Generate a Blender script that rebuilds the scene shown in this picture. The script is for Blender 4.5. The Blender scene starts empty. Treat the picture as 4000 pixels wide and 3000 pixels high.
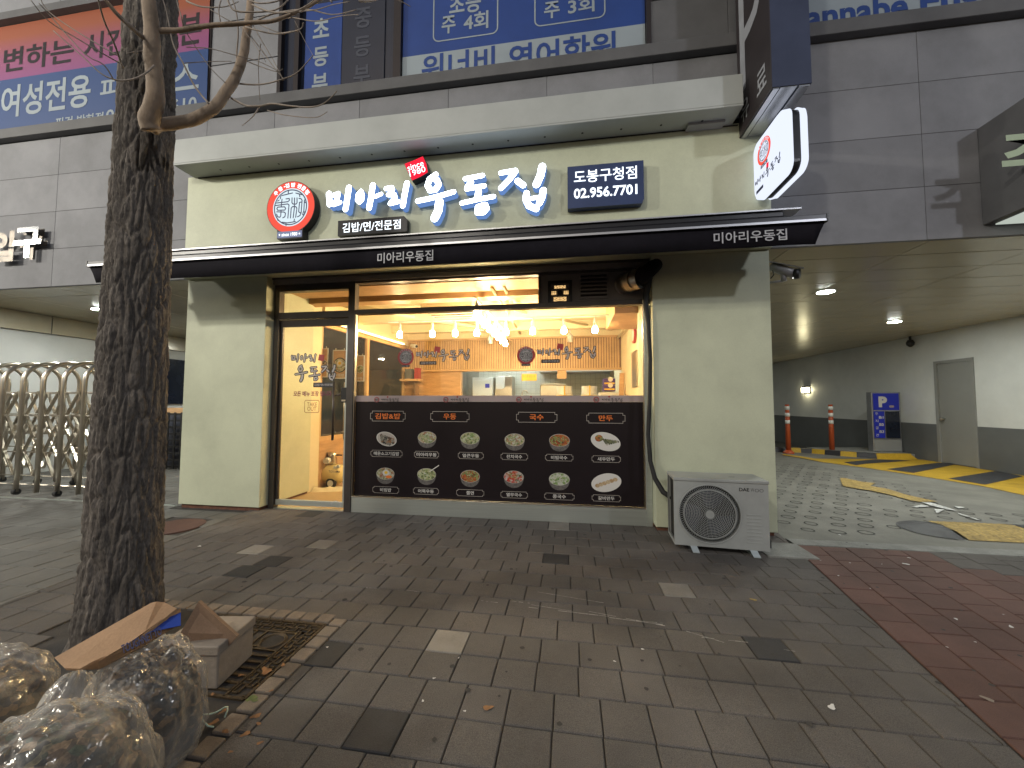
import bpy, bmesh, math, random
from mathutils import Vector, Matrix, noise
random.seed(11)
S = bpy.context.scene
COL = S.collection
R = math.radians

# ------------------------------------------------------------------ camera
F = 1476.1
_yaw, _pitch, _roll = R(8.486), R(2.867), R(0.126)
_cy, _sy = math.cos(_yaw), math.sin(_yaw)
_f = Vector((-_sy*math.cos(_pitch), _cy*math.cos(_pitch), math.sin(_pitch)))
_r = Vector((_cy, _sy, 0)); _u = _r.cross(_f)
_r2 = math.cos(_roll)*_r + math.sin(_roll)*_u
_u2 = -math.sin(_roll)*_r + math.cos(_roll)*_u
C0 = Vector((0, -5.42, 1.65))
cam_d = bpy.data.cameras.new('camera'); cam = bpy.data.objects.new('camera', cam_d); COL.objects.link(cam)
cam_d.sensor_width = 36; cam_d.lens = F/4000*36; cam_d.clip_start = .05; cam_d.clip_end = 800
cam.matrix_world = Matrix(((_r2.x, _u2.x, -_f.x, C0.x), (_r2.y, _u2.y, -_f.y, C0.y), (_r2.z, _u2.z, -_f.z, C0.z), (0, 0, 0, 1)))
S.camera = cam

def at(U, V, x=None, y=None, z=None):
    """survey point: where the sight line meets the plane x=, y= or z="""
    d = _r2*((U-2000)/F) + _u2*((1500-V)/F) + _f
    t = (x-C0.x)/d.x if x is not None else (y-C0.y)/d.y if y is not None else (z-C0.z)/d.z
    return C0 + d*t

# ------------------------------------------------------------------ world, exposure
W = bpy.data.worlds.new('World'); S.world = W; W.use_nodes = True
wn = W.node_tree.nodes; wl = W.node_tree.links
bg = wn['Background']
sky = wn.new('ShaderNodeTexSky'); sky.sky_type = 'NISHITA'; sky.sun_disc = False
sky.sun_elevation = R(32); sky.sun_rotation = R(200); sky.altitude = 40; sky.air_density = 1.2; sky.dust_density = 2
wl.new(sky.outputs[0], bg.inputs[0]); bg.inputs[1].default_value = .022
S.view_settings.view_transform = 'Standard'; S.view_settings.look = 'None'
S.view_settings.exposure = 1.0; S.view_settings.gamma = 1; S.view_settings.use_curve_mapping = False
S.render.engine = 'CYCLES'
cy = S.cycles
cy.use_denoising = True
try: cy.denoiser = 'OPENIMAGEDENOISE'
except Exception: pass
cy.max_bounces = 7; cy.diffuse_bounces = 4; cy.glossy_bounces = 3; cy.transmission_bounces = 5; cy.transparent_max_bounces = 14
cy.sample_clamp_indirect = 4; cy.caustics_reflective = False; cy.caustics_refractive = False
cy.use_light_tree = True

# ------------------------------------------------------------------ materials
MATS = {}
def nt(name):
    m = bpy.data.materials.new(name); m.use_nodes = True
    return m, m.node_tree.nodes, m.node_tree.links, m.node_tree.nodes['Principled BSDF']
def tex_coord(n, l, scale=(1, 1, 1), obj=False):
    tc = n.new('ShaderNodeTexCoord'); mp = n.new('ShaderNodeMapping')
    if obj: l.new(tc.outputs['Object'], mp.inputs[0])
    else:
        g = n.new('ShaderNodeNewGeometry'); l.new(g.outputs['Position'], mp.inputs[0])
    mp.inputs['Scale'].default_value = scale
    return mp.outputs[0]
def noise_tex(n, l, vec, scale, detail=4, rough=.6):
    t = n.new('ShaderNodeTexNoise'); t.inputs['Scale'].default_value = scale
    t.inputs['Detail'].default_value = detail; t.inputs['Roughness'].default_value = rough
    l.new(vec, t.inputs['Vector']); return t
def ramp(n, l, fac, stops):
    r = n.new('ShaderNodeValToRGB'); e = r.color_ramp.elements
    while len(e) < len(stops): e.new(.5)
    for k, (p, c) in enumerate(stops):
        e[k].position = p; e[k].color = (*c, 1) if len(c) == 3 else c
    l.new(fac, r.inputs[0]); return r.outputs[0]
def mix(n, l, a, b, fac, mode='MIX'):
    m = n.new('ShaderNodeMix'); m.data_type = 'RGBA'; m.blend_type = mode
    for s, v in ((m.inputs[6], a), (m.inputs[7], b)):
        if isinstance(v, tuple): s.default_value = (*v, 1)
        else: l.new(v, s)
    if isinstance(fac, (int, float)): m.inputs[0].default_value = fac
    else: l.new(fac, m.inputs[0])
    return m.outputs[2]
def mat(name, col, rough=.6, metal=0, var=.12, vs=3, bump=0, bs=60, fine=.0, fs=120, rand=0, spec=None, emit=0, scale=(1, 1, 1), stain=0, obj=False, coat=0):
    """base colour with large stains, fine grain, bump and per-object variation"""
    m, n, l, b = nt(name)
    vec = tex_coord(n, l, scale, obj)
    base = col
    lo = tuple(max(0, c*(1-var)) for c in col); hi = tuple(min(1, c*(1+var)) for c in col)
    if var or fine:
        t = noise_tex(n, l, vec, vs)
        base = ramp(n, l, t.outputs[0], [(.3, lo), (.7, hi)])
        if fine:
            t2 = noise_tex(n, l, vec, fs, 2)
            g = ramp(n, l, t2.outputs[0], [(.3, (1-fine,)*3), (.7, (1+fine,)*3)])
            base = mix(n, l, base, g, 1, 'MULTIPLY')
    if stain:
        t3 = noise_tex(n, l, vec, .9, 6, .7)
        g = ramp(n, l, t3.outputs[0], [(.42, (1, 1, 1)), (.72, (1-stain,)*3)])
        base = mix(n, l, base, g, 1, 'MULTIPLY')
    if rand:
        oi = n.new('ShaderNodeObjectInfo')
        g = ramp(n, l, oi.outputs['Random'], [(0, (1-rand, 1-rand*1.05, 1-rand*1.1)), (.5, (1, 1, 1)), (1, (1+rand, 1+rand*.9, 1+rand*.85))])
        base = mix(n, l, base, g, 1, 'MULTIPLY')
    if isinstance(base, tuple): b.inputs['Base Color'].default_value = (*base, 1)
    else: l.new(base, b.inputs['Base Color'])
    b.inputs['Roughness'].default_value = rough; b.inputs['Metallic'].default_value = metal
    if spec is not None: b.inputs['Specular IOR Level'].default_value = spec
    if coat: b.inputs['Coat Weight'].default_value = coat
    if bump:
        t = noise_tex(n, l, vec, bs, 5)
        bp = n.new('ShaderNodeBump'); bp.inputs['Strength'].default_value = bump; bp.inputs['Distance'].default_value = .01
        l.new(t.outputs[0], bp.inputs['Height']); l.new(bp.outputs[0], b.inputs['Normal'])
    if emit:
        b.inputs['Emission Color'].default_value = (*col, 1); b.inputs['Emission Strength'].default_value = emit
    MATS[name] = m; return m
def emis(name, col, s, one_sided=False):
    m = bpy.data.materials.new(name); m.use_nodes = True; n = m.node_tree.nodes; l = m.node_tree.links
    n.clear(); e = n.new('ShaderNodeEmission'); o = n.new('ShaderNodeOutputMaterial')
    e.inputs[0].default_value = (*col, 1); e.inputs[1].default_value = s
    l.new(e.outputs[0], o.inputs[0]); MATS[name] = m; return m

mat('cream_paint', (.53, .555, .41), .55, var=.07, vs=1.2, bump=.1, bs=70, fine=.03, fs=50, stain=.16)
mat('cornice_paint', (.41, .43, .42), .45, var=.06, vs=1.5, bump=.04, bs=40, stain=.12)
mat('stone_joint', (.07, .07, .075), .9)
mat('stone', (.222, .226, .245), .75, var=.1, vs=1.1, bump=.15, bs=150, fine=.18, fs=200, rand=.10, stain=.25)
mat('stone_dark', (.10, .10, .105), .7, var=.15, vs=2, bump=.2, bs=120, fine=.15, fs=200)
mat('mortar', (.045, .04, .036), .95, var=.3, vs=8, bump=.4, bs=80)
mat('paver_grey', (.122, .111, .101), .9, var=.14, vs=1.3, bump=.8, bs=150, fine=.42, fs=260, rand=.11, stain=.34)
mat('paver_dark', (.03, .03, .032), .75, var=.2, vs=6, bump=.5, bs=190, fine=.3, fs=330)
mat('paver_light', (.24, .225, .2), .75, var=.15, vs=6, bump=.5, bs=190, fine=.2, fs=330, rand=.1)
mat('paver_red', (.125, .064, .05), .8, var=.22, vs=1.1, bump=.5, bs=190, fine=.25, fs=330, rand=.12, stain=.3)
mat('paver_left', (.135, .13, .118), .75, var=.18, vs=1.2, bump=.45, bs=160, fine=.22, fs=300, rand=.08, stain=.25)
mat('border_brick', (.2, .165, .13), .85, var=.25, vs=6, bump=.5, bs=120, fine=.25, fs=250, rand=.2)
mat('asphalt', (.06, .06, .06), .9, var=.2, vs=2, bump=.5, bs=160, fine=.3, fs=300)
mat('road_concrete', (.19, .185, .16), .72, var=.16, vs=1.5, bump=.5, bs=140, fine=.2, fs=260, stain=.3)
mat('groove', (.055, .055, .05), .9, var=.2, vs=8)
mat('kerb_concrete', (.26, .26, .24), .85, var=.2, vs=5, bump=.5, bs=90, fine=.2, stain=.3)
mat('yellow_paint', (.50, .31, .02), .6, var=.12, vs=4, bump=.3, bs=140, fine=.16, fs=60, stain=.25)
mat('worn_yellow', (.36, .25, .07), .7, var=.25, vs=9, bump=.3, bs=140, fine=.35, fs=30, stain=.3)
mat('black_paint', (.02, .02, .024), .5, var=.2, vs=5, bump=.3, bs=120)
mat('road_dark', (.035, .036, .04), .6, var=.2, vs=5, bump=.3, bs=120, stain=.2)
mat('worn_white', (.50, .50, .48), .8, var=.35, vs=14, fine=.3, fs=60)
mat('white_paint', (.72, .72, .7), .65, var=.08, vs=6)
mat('wall_white', (.62, .63, .61), .6, var=.05, vs=.8, bump=.05, bs=60, stain=.1)
mat('wall_grey', (.12, .125, .125), .6, var=.08, vs=1.5, bump=.05, bs=60, stain=.1)
mat('door_grey', (.24, .24, .225), .45, var=.04, vs=2)
mat('soil', (.028, .021, .015), .95, var=.5, vs=14, bump=1, bs=60, fine=.4)
mat('cast_iron', (.085, .06, .035), .6, .5, var=.35, vs=14, bump=.5, bs=90)
mat('steel', (.62, .56, .47), .28, 1, var=.06, vs=4)
mat('steel_brushed', (.56, .60, .57), .36, .78, var=.07, vs=3, scale=(.3, 1, 14))
mat('dark_frame', (.085, .075, .07), .38, .6, var=.1, vs=6)
mat('dark_panel', (.17, .15, .15), .5, .2, var=.1, vs=6)
mat('black_fabric', (.009, .008, .012), .9, spec=.15, var=.2, vs=9, bump=.15, bs=300)
mat('black_metal', (.02, .02, .023), .35, .4)
mat('black_plastic', (.012, .012, .013), .4)
mat('silver_trim', (.42, .42, .44), .42, .9, var=0)
mat('ac_paint', (.37, .385, .375), .42, var=.05, vs=5, bump=.04, bs=120, stain=.22)
mat('ac_dark', (.012, .012, .012), .6)
mat('rubber', (.014, .014, .014), .75, bump=.3, bs=70)
mat('duct', (.45, .42, .38), .3, 1, var=.1, vs=8)
mat('room_cream', (.68, .60, .41), .7, var=.03, vs=1)
mat('wood', (.46, .28, .14), .5, var=.2, vs=2.5, bump=.1, bs=40, scale=(1, 1, 6))
mat('wood_slat', (.52, .34, .17), .5, var=.14, vs=3, rand=.05)
mat('wood_dark', (.20, .12, .07), .55, var=.2, vs=3)
mat('tile_white', (.66, .7, .68), .22, var=.03, vs=3, rand=.03)
mat('tile_grout', (.34, .36, .35), .8)
mat('fridge', (.6, .63, .64), .35, .1, var=.03)
mat('gum', (.045, .042, .04), .9)
mat('stainless_in', (.5, .48, .44), .3, .9)
mat('comp_yellow', (.62, .50, .22), .4, var=.06, vs=7)
mat('film_dark', (.014, .010, .012), .3, var=.1, vs=2, spec=.25)
mat('bowl_print', (.11, .10, .095), .5, var=.5, vs=30)
mat('film_pink', (.36, .285, .28), .4, var=.04)
mat('print_white', (.6, .58, .55), .5, var=0)
mat('print_line', (.42, .38, .34), .5, var=0)
mat('print_orange', (.80, .19, .03), .5, var=0)
mat('decal_grey', (.38, .36, .36), .5, var=0)
mat('decal_dark', (.02, .018, .02), .5, var=0)
mat('decal_red', (.32, .03, .03), .5, var=0)
mat('decal_maroon', (.16, .03, .07), .5, var=0)
mat('decal_white', (.62, .6, .56), .5, var=0)
mat('bark', (.112, .096, .083), .92, var=.35, vs=9, bump=1, bs=70, fine=.35, fs=90, scale=(1, 1, .35))
mat('bark_moss', (.10, .095, .072), .92, var=.35, vs=9, bump=1, bs=70, fine=.3, fs=90, scale=(1, 1, .35))
mat('limb_bark', (.23, .17, .12), .75, var=.3, vs=9, bump=.5, bs=60, scale=(1, 1, .6))
mat('twig_bark', (.24, .20, .17), .8, var=.3, vs=12)
mat('cardboard', (.36, .215, .115), .8, var=.12, vs=5, bump=.15, bs=60, fine=.1, stain=.2)
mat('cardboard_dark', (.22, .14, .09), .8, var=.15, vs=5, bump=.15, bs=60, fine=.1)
mat('foam', (.25, .21, .17), .8, var=.15, vs=9, bump=.3, bs=60)
mat('print_blue', (.02, .06, .36), .6, var=.05)
mat('print_navy', (.03, .04, .12), .6, var=0)
mat('orange_plastic', (.42, .075, .02), .45, var=.08)
mat('reflective', (.7, .7, .68), .35)
mat('sign_blue', (.018, .03, .42), .4, var=.05)
mat('banner_blue', (.018, .075, .26), .6, var=.15, vs=2, bump=.1, bs=5)
mat('poster_blue', (.012, .045, .21), .5, var=.1, vs=2)
mat('poster_white', (.27, .315, .35), .5, var=.1, vs=1)
mat('window_dark', (.012, .016, .03), .15, var=.2, vs=2, spec=.6)
mat('window_frame', (.03, .024, .024), .4, .3)
mat('psign_face', (.03, .024, .026), .45, var=.1)
mat('psign_side', (.055, .065, .11), .35, .3, var=.15, vs=2)
mat('psign_steel', (.45, .45, .46), .3, .9, var=.15, vs=3)
mat('psign_letter', (.33, .34, .37), .5)
mat('leaf_dry', (.26, .13, .055), .75, var=.4, vs=20)
mat('leaf_green', (.12, .16, .05), .7, var=.3, vs=20)
mat('litter_white', (.65, .64, .62), .7, var=0)
mat('mark_white', (.30, .29, .275), .8, var=.3, vs=12)
mat('ceiling_metal', (.46, .41, .30), .22, .1, var=.05, vs=2)
mat('brass_letter', (.10, .085, .07), .35, .8, var=.3, vs=9)
mat('mirror_letter', (.42, .42, .42), .16, 1, var=0)
mat('brick_red', (.12, .05, .03), .9, var=.4, vs=15, bump=.6, bs=50)
mat('floor_tan', (.45, .33, .19), .45, var=.06, vs=3)
mat('box_purple', (.05, .02, .16), .5, var=.1)
mat('box_yellow', (.7, .45, .03), .5)
mat('note_yellow', (.8, .5, .03), .6, var=0)
mat('cctv_light', (.42, .42, .45), .5)
mat('cctv', (.30, .30, .31), .35)
mat('wire_green', (.4, .5, .4), .5)
emis('glow_white', (.80, .90, 1.0), 4.5)
emis('glow_side', (.16, .30, .66), .42)
emis('glow_box', (.80, .86, 1.0), .55)
emis('glow_red', (1.0, .02, .05), .6)
emis('glow_redring', (1.0, .12, .08), .5)
emis('glow_emblem', (.78, .93, 1.0), .5)
emis('glow_text', (.85, .93, 1.0), 1.1)
emis('glow_plate', (.30, .33, .48), .4)
emis('bulb', (1.0, .77, .44), 150)
emis('led_strip', (1.0, .62, .22), 7.0)
emis('downlight', (.96, 1.0, .93), 255)
emis('kitchen_tube', (.80, .95, 1.0), 26)
emis('wall_lamp', (1.0, .90, .55), 12)
emis('street_led', (1.0, .93, .82), 3)

def schlick(n, l, f0, f1, p=5, normal=None):
    lw = n.new('ShaderNodeLayerWeight'); lw.inputs[0].default_value = .5
    if normal: l.new(normal, lw.inputs['Normal'])
    a = n.new('ShaderNodeMath'); a.operation = 'POWER'; l.new(lw.outputs['Facing'], a.inputs[0]); a.inputs[1].default_value = p
    b = n.new('ShaderNodeMath'); b.operation = 'MULTIPLY_ADD'; l.new(a.outputs[0], b.inputs[0]); b.inputs[1].default_value = f1; b.inputs[2].default_value = f0
    return b.outputs[0]
def glass(name, tint, refl=1.0, rough=.0):
    m = bpy.data.materials.new(name); m.use_nodes = True; n = m.node_tree.nodes; l = m.node_tree.links; n.clear()
    t = n.new('ShaderNodeBsdfTransparent'); g = n.new('ShaderNodeBsdfGlossy'); mx = n.new('ShaderNodeMixShader'); o = n.new('ShaderNodeOutputMaterial')
    t.inputs[0].default_value = (*tint, 1); g.inputs['Roughness'].default_value = rough; g.inputs[0].default_value = (refl,)*3+(1,)
    l.new(schlick(n, l, .035, .85), mx.inputs[0]); l.new(t.outputs[0], mx.inputs[1]); l.new(g.outputs[0], mx.inputs[2]); l.new(mx.outputs[0], o.inputs[0])
    MATS[name] = m
glass('glass', (.95, .93, .88))
glass('glass_dark', (.62, .60, .55), .9)

def food(name, cols, scale=26):
    m, n, l, b = nt(name)
    vec = tex_coord(n, l)
    v = n.new('ShaderNodeTexVoronoi'); v.inputs['Scale'].default_value = scale; l.new(vec, v.inputs['Vector'])
    sep = n.new('ShaderNodeSeparateColor'); l.new(v.outputs['Color'], sep.inputs[0])
    st = [(k/len(cols), c) for k, c in enumerate(cols)]
    o = ramp(n, l, sep.outputs[0], st)
    t = noise_tex(n, l, vec, 90, 3)
    g = ramp(n, l, t.outputs[0], [(.3, (.5,)*3), (.7, (1.25,)*3)])
    l.new(mix(n, l, o, g, 1, 'MULTIPLY'), b.inputs['Base Color']); b.inputs['Roughness'].default_value = .5
    MATS[name] = m
food('food_udon', [(.5, .45, .3), (.12, .2, .06), (.45, .4, .2), (.3, .1, .05), (.5, .5, .4)], 40)
food('food_green', [(.3, .4, .15), (.5, .5, .35), (.2, .3, .08), (.5, .45, .25), (.12, .15, .05)], 40)
food('food_red', [(.45, .1, .02), (.3, .05, .015), (.5, .2, .05), (.1, .05, .02), (.25, .3, .1)], 40)
food('food_redsoup', [(.5, .05, .02), (.5, .12, .05), (.08, .1, .04), (.5, .45, .4), (.45, .03, .02)], 34)
food('food_white', [(.5, .52, .42), (.45, .47, .36), (.55, .55, .48), (.2, .3, .1)], 34)
food('food_roll', [(.5, .45, .35), (.03, .03, .03), (.3, .14, .06), (.45, .4, .32), (.02, .02, .02)], 26)
food('food_dumpling', [(.5, .36, .2), (.4, .25, .12), (.55, .42, .26)], 30)
food('food_greenlong', [(.06, .08, .03), (.2, .2, .1), (.04, .05, .02), (.4, .38, .3)], 30)
food('garbage', [(.10, .06, .03), (.03, .025, .02), (.20, .13, .07), (.06, .045, .03), (.05, .07, .04), (.30, .20, .11), (.02, .018, .016)], 40)
food('garbage_dark', [(.04, .03, .02), (.015, .013, .012), (.07, .05, .035), (.03, .025, .02), (.16, .10, .05)], 34)

def plastic(name, veil, tint):
    m = bpy.data.materials.new(name); m.use_nodes = True; n = m.node_tree.nodes; l = m.node_tree.links; n.clear()
    t = n.new('ShaderNodeBsdfTransparent'); d = n.new('ShaderNodeBsdfDiffuse'); g = n.new('ShaderNodeBsdfGlossy'); m1 = n.new('ShaderNodeMixShader'); m2 = n.new('ShaderNodeMixShader'); o = n.new('ShaderNodeOutputMaterial')
    d.inputs[0].default_value = (*tint, 1); g.inputs['Roughness'].default_value = .16; g.inputs[0].default_value = (.95, .92, .88, 1)
    vec = tex_coord(n, l); a = noise_tex(n, l, vec, 14, 3, .5); a.inputs['Distortion'].default_value = .5; w = noise_tex(n, l, vec, 5, 4)
    bp = n.new('ShaderNodeBump'); bp.inputs['Strength'].default_value = .8; bp.inputs['Distance'].default_value = .02
    l.new(a.outputs[0], bp.inputs['Height']); l.new(bp.outputs[0], g.inputs['Normal'])
    lw = n.new('ShaderNodeLayerWeight'); lw.inputs[0].default_value = .3
    mr = n.new('ShaderNodeMapRange'); mr.inputs['To Min'].default_value = veil; mr.inputs['To Max'].default_value = veil+.55
    l.new(lw.outputs['Facing'], mr.inputs['Value'])
    vr = n.new('ShaderNodeMapRange'); vr.inputs[1].default_value = .45; vr.inputs[2].default_value = .75; vr.inputs['To Min'].default_value = 0; vr.inputs['To Max'].default_value = .3; l.new(w.outputs[0], vr.inputs['Value'])
    ad = n.new('ShaderNodeMath'); ad.operation = 'ADD'; ad.use_clamp = True; l.new(vr.outputs[0], ad.inputs[0]); l.new(mr.outputs[0], ad.inputs[1])
    l.new(ad.outputs[0], m1.inputs[0]); l.new(t.outputs[0], m1.inputs[1]); l.new(d.outputs[0], m1.inputs[2])
    l.new(schlick(n, l, .06, .35, 3, bp.outputs[0]), m2.inputs[0]); l.new(m1.outputs[0], m2.inputs[1]); l.new(g.outputs[0], m2.inputs[2]); l.new(m2.outputs[0], o.inputs[0])
    MATS[name] = m
plastic('bag_plastic', .05, (.60, .56, .50))

# ------------------------------------------------------------------ mesh helpers
class MB:
    def __init__(s): s.v = []; s.f = []; s.m = []
    def add(s, vs, fs, mi=0):
        k = len(s.v); s.v += [tuple(v) for v in vs]; s.f += [tuple(i+k for i in f) for f in fs]; s.m += [mi]*len(fs); return s
    def box(s, x0, x1, y0, y1, z0, z1, mi=0, M=None):
        vs = [Vector((x, y, z)) for z in (z0, z1) for y in (y0, y1) for x in (x0, x1)]
        if M: vs = [M @ v for v in vs]
        return s.add(vs, [(0, 2, 3, 1), (4, 5, 7, 6), (0, 1, 5, 4), (2, 6, 7, 3), (0, 4, 6, 2), (1, 3, 7, 5)], mi)
    def bar(s, p0, p1, w, d, mi=0, up=(0, 0, 1)):
        p0 = Vector(p0); p1 = Vector(p1); a = (p1-p0).normalized(); u = Vector(up)
        b = a.cross(u)
        if b.length < 1e-4: b = a.cross(Vector((1, 0, 0)))
        b.normalize(); c = b.cross(a)
        vs = [p+b*(i*w/2)+c*(j*d/2) for p in (p0, p1) for i, j in ((-1, -1), (1, -1), (1, 1), (-1, 1))]
        return s.add(vs, [(0, 1, 2, 3), (7, 6, 5, 4), (0, 4, 5, 1), (1, 5, 6, 2), (2, 6, 7, 3), (3, 7, 4, 0)], mi)
    def tube(s, pts, r, n=8, mi=0, cap=True):
        pts = [Vector(p) for p in pts]; rr = r if isinstance(r, (list, tuple)) else [r]*len(pts)
        rings = []; prev = None
        for i, p in enumerate(pts):
            t = (pts[min(i+1, len(pts)-1)]-pts[max(i-1, 0)]).normalized()
            if prev is None:
                b = t.cross(Vector((0, 0, 1)))
                if b.length < .05: b = t.cross(Vector((1, 0, 0)))
            else: b = prev - t*prev.dot(t)
            b.normalize(); prev = b; c = t.cross(b)
            rings.append([p+(b*math.cos(2*math.pi*k/n)+c*math.sin(2*math.pi*k/n))*rr[i] for k in range(n)])
        vs = [v for g in rings for v in g]; fs = []
        for i in range(len(pts)-1):
            for k in range(n): fs.append((i*n+k, i*n+(k+1) % n, (i+1)*n+(k+1) % n, (i+1)*n+k))
        if cap: fs += [tuple(range(n-1, -1, -1)), tuple((len(pts)-1)*n+k for k in range(n))]
        return s.add(vs, fs, mi)
    def cyl(s, p0, p1, r, n=16, mi=0): return s.tube([p0, p1], r, n, mi)
    def prism(s, poly, fn, d0, d1, mi=0, mside=None):
        """poly: 2-D outline (ccw); fn(a,b,d) -> world point; closed prism from d0 (front) to d1 (back)"""
        n = len(poly); vs = [fn(a, b, d0) for a, b in poly]+[fn(a, b, d1) for a, b in poly]
        s.add(vs, [tuple(range(n))], mi)
        k = len(s.v)-2*n; ms = mi if mside is None else mside
        s.f.append(tuple(k+2*n-1-i for i in range(n))); s.m.append(ms)
        for i in range(n):
            j = (i+1) % n; s.f.append((k+i, k+n+i, k+n+j, k+j)); s.m.append(ms)
        return s
    def flat(s, poly, fn, d, mi=0): return s.add([fn(a, b, d) for a, b in poly], [tuple(range(len(poly)))], mi)
    def mesh(s, name, mats):
        me = bpy.data.meshes.new(name); me.from_pydata(s.v, [], s.f)
        for m in (mats if isinstance(mats, (list, tuple)) else [mats]): me.materials.append(MATS[m])
        me.polygons.foreach_set('material_index', s.m); me.update(); return me
    def build(s, name, mats, parent=None, smooth=False, bevel=0, fix=True):
        me = s.mesh(name, mats)
        if fix:
            bm = bmesh.new(); bm.from_mesh(me); bmesh.ops.recalc_face_normals(bm, faces=bm.faces); bm.to_mesh(me); bm.free()
        if smooth:
            me.polygons.foreach_set('use_smooth', [True]*len(me.polygons))
        o = link(name, me, parent)
        if bevel:
            b = o.modifiers.new('bevel', 'BEVEL'); b.width = bevel; b.segments = 2; b.limit_method = 'ANGLE'
        return o
def link(name, data, parent=None, loc=None):
    o = bpy.data.objects.new(name, data); COL.objects.link(o)
    if parent: o.parent = parent; o.matrix_parent_inverse = Matrix.Translation(-parent.location) if parent.type == 'EMPTY' else Matrix()
    if loc is not None: o.location = loc
    return o
def thing(name, label, cat, loc=(0, 0, 0), group=None):
    o = bpy.data.objects.new(name, None); COL.objects.link(o); o.location = loc; o.empty_display_size = .1
    o['label'] = label; o['category'] = cat
    if group: o['group'] = group
    return o
def tag(o, label, cat, group=None):
    o['label'] = label; o['category'] = cat
    if group: o['group'] = group
    return o
def struct(o): o['kind'] = 'structure'; return o
def stuff(o): o['kind'] = 'stuff'; return o
def arc(cx, cy_, r, a0, a1, n): return [(cx+r*math.cos(a0+(a1-a0)*i/n), cy_+r*math.sin(a0+(a1-a0)*i/n)) for i in range(n+1)]
def circ(cx, cz, r, n=40, ry=None): return [(cx+r*math.cos(2*math.pi*i/n), cz+(ry or r)*math.sin(2*math.pi*i/n)) for i in range(n)]
def rrect(x0, x1, z0, z1, r, n=6):
    return arc(x1-r, z0+r, r, -math.pi/2, 0, n)+arc(x1-r, z1-r, r, 0, math.pi/2, n)+arc(x0+r, z1-r, r, math.pi/2, math.pi, n)+arc(x0+r, z0+r, r, math.pi, 1.5*math.pi, n)
def capsule(p, q, w, w2=None, n=6):
    p = Vector(p); q = Vector(q); a = math.atan2(q.y-p.y, q.x-p.x); r1 = w/2; r2 = (w2 or w)/2
    if (q-p).length < 1e-6: return circ(p.x, p.y, r1, 2*n)
    return arc(q.x, q.y, r2, a-math.pi/2, a+math.pi/2, n)+arc(p.x, p.y, r1, a+math.pi/2, a+1.5*math.pi, n)

def wall_fn(y0):                    # local (a=x, b=z, d=distance in front) on a wall facing -y
    return lambda a, b, d: Vector((a, y0-d, b))
def side_fn(x0):                    # on a wall facing -x; a runs along -y .. (a = -y) so text reads left to right
    return lambda a, b, d: Vector((x0-d, -a, b))

_txt_cache = {}
def glyphs(body, bold):
    k = (body, bold)
    if k not in _txt_cache:
        c = bpy.data.curves.new('t', 'FONT'); c.body = body; c.offset = bold; c.resolution_u = 3; c.align_x = 'LEFT'; c.space_line = 1.0
        o = bpy.data.objects.new('t', c); COL.objects.link(o); bpy.context.view_layer.update()
        m = o.to_mesh(); vs = [(v.co.x, v.co.y) for v in m.vertices]; fs = [tuple(p.vertices) for p in m.polygons]
        x0 = min(v[0] for v in vs); x1 = max(v[0] for v in vs); y0 = min(v[1] for v in vs); y1 = max(v[1] for v in vs)
        vs = [((v[0]-x0)/(x1-x0)-.5, (v[1]-y0)/(y1-y0)-.5) for v in vs]
        o.to_mesh_clear(); bpy.data.objects.remove(o); bpy.data.curves.remove(c)
        _txt_cache[k] = (vs, fs)
    return _txt_cache[k]
def text(body, fn, ca, cb, w, h, d, m, parent=None, name='lettering', bold=.02, rot=0, clipb=None, shear=0):
    vs, fs = glyphs(body, bold); cr, sr = math.cos(rot), math.sin(rot); mb = MB(); pts = []
    for a, b in vs:
        a *= w; b *= h; a += shear*b
        A, B = ca+a*cr-b*sr, cb+a*sr+b*cr
        if clipb is not None: B = max(B, clipb)
        pts.append(fn(A, B, d))
    mb.add(pts, fs); return mb.build(name, m, parent, fix=False)
def px(U, V, y): p = at(U, V, y=y); return p.x, p.z
def text_px(body, U0, V0, U1, V1, y, hpx, m, parent=None, bold=.02, d=0, name='lettering', **k):
    """text on a wall plane between two measured mid-height ends"""
    a = px(U0, V0, y); b = px(U1, V1, y); cu, cv = (U0+U1)/2, (V0+V1)/2
    h = px(cu, cv-hpx/2, y)[1]-px(cu, cv+hpx/2, y)[1]
    return text(body, wall_fn(y), (a[0]+b[0])/2, (a[1]+b[1])/2, b[0]-a[0], h, d, m, parent, name, bold, **k)

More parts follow.
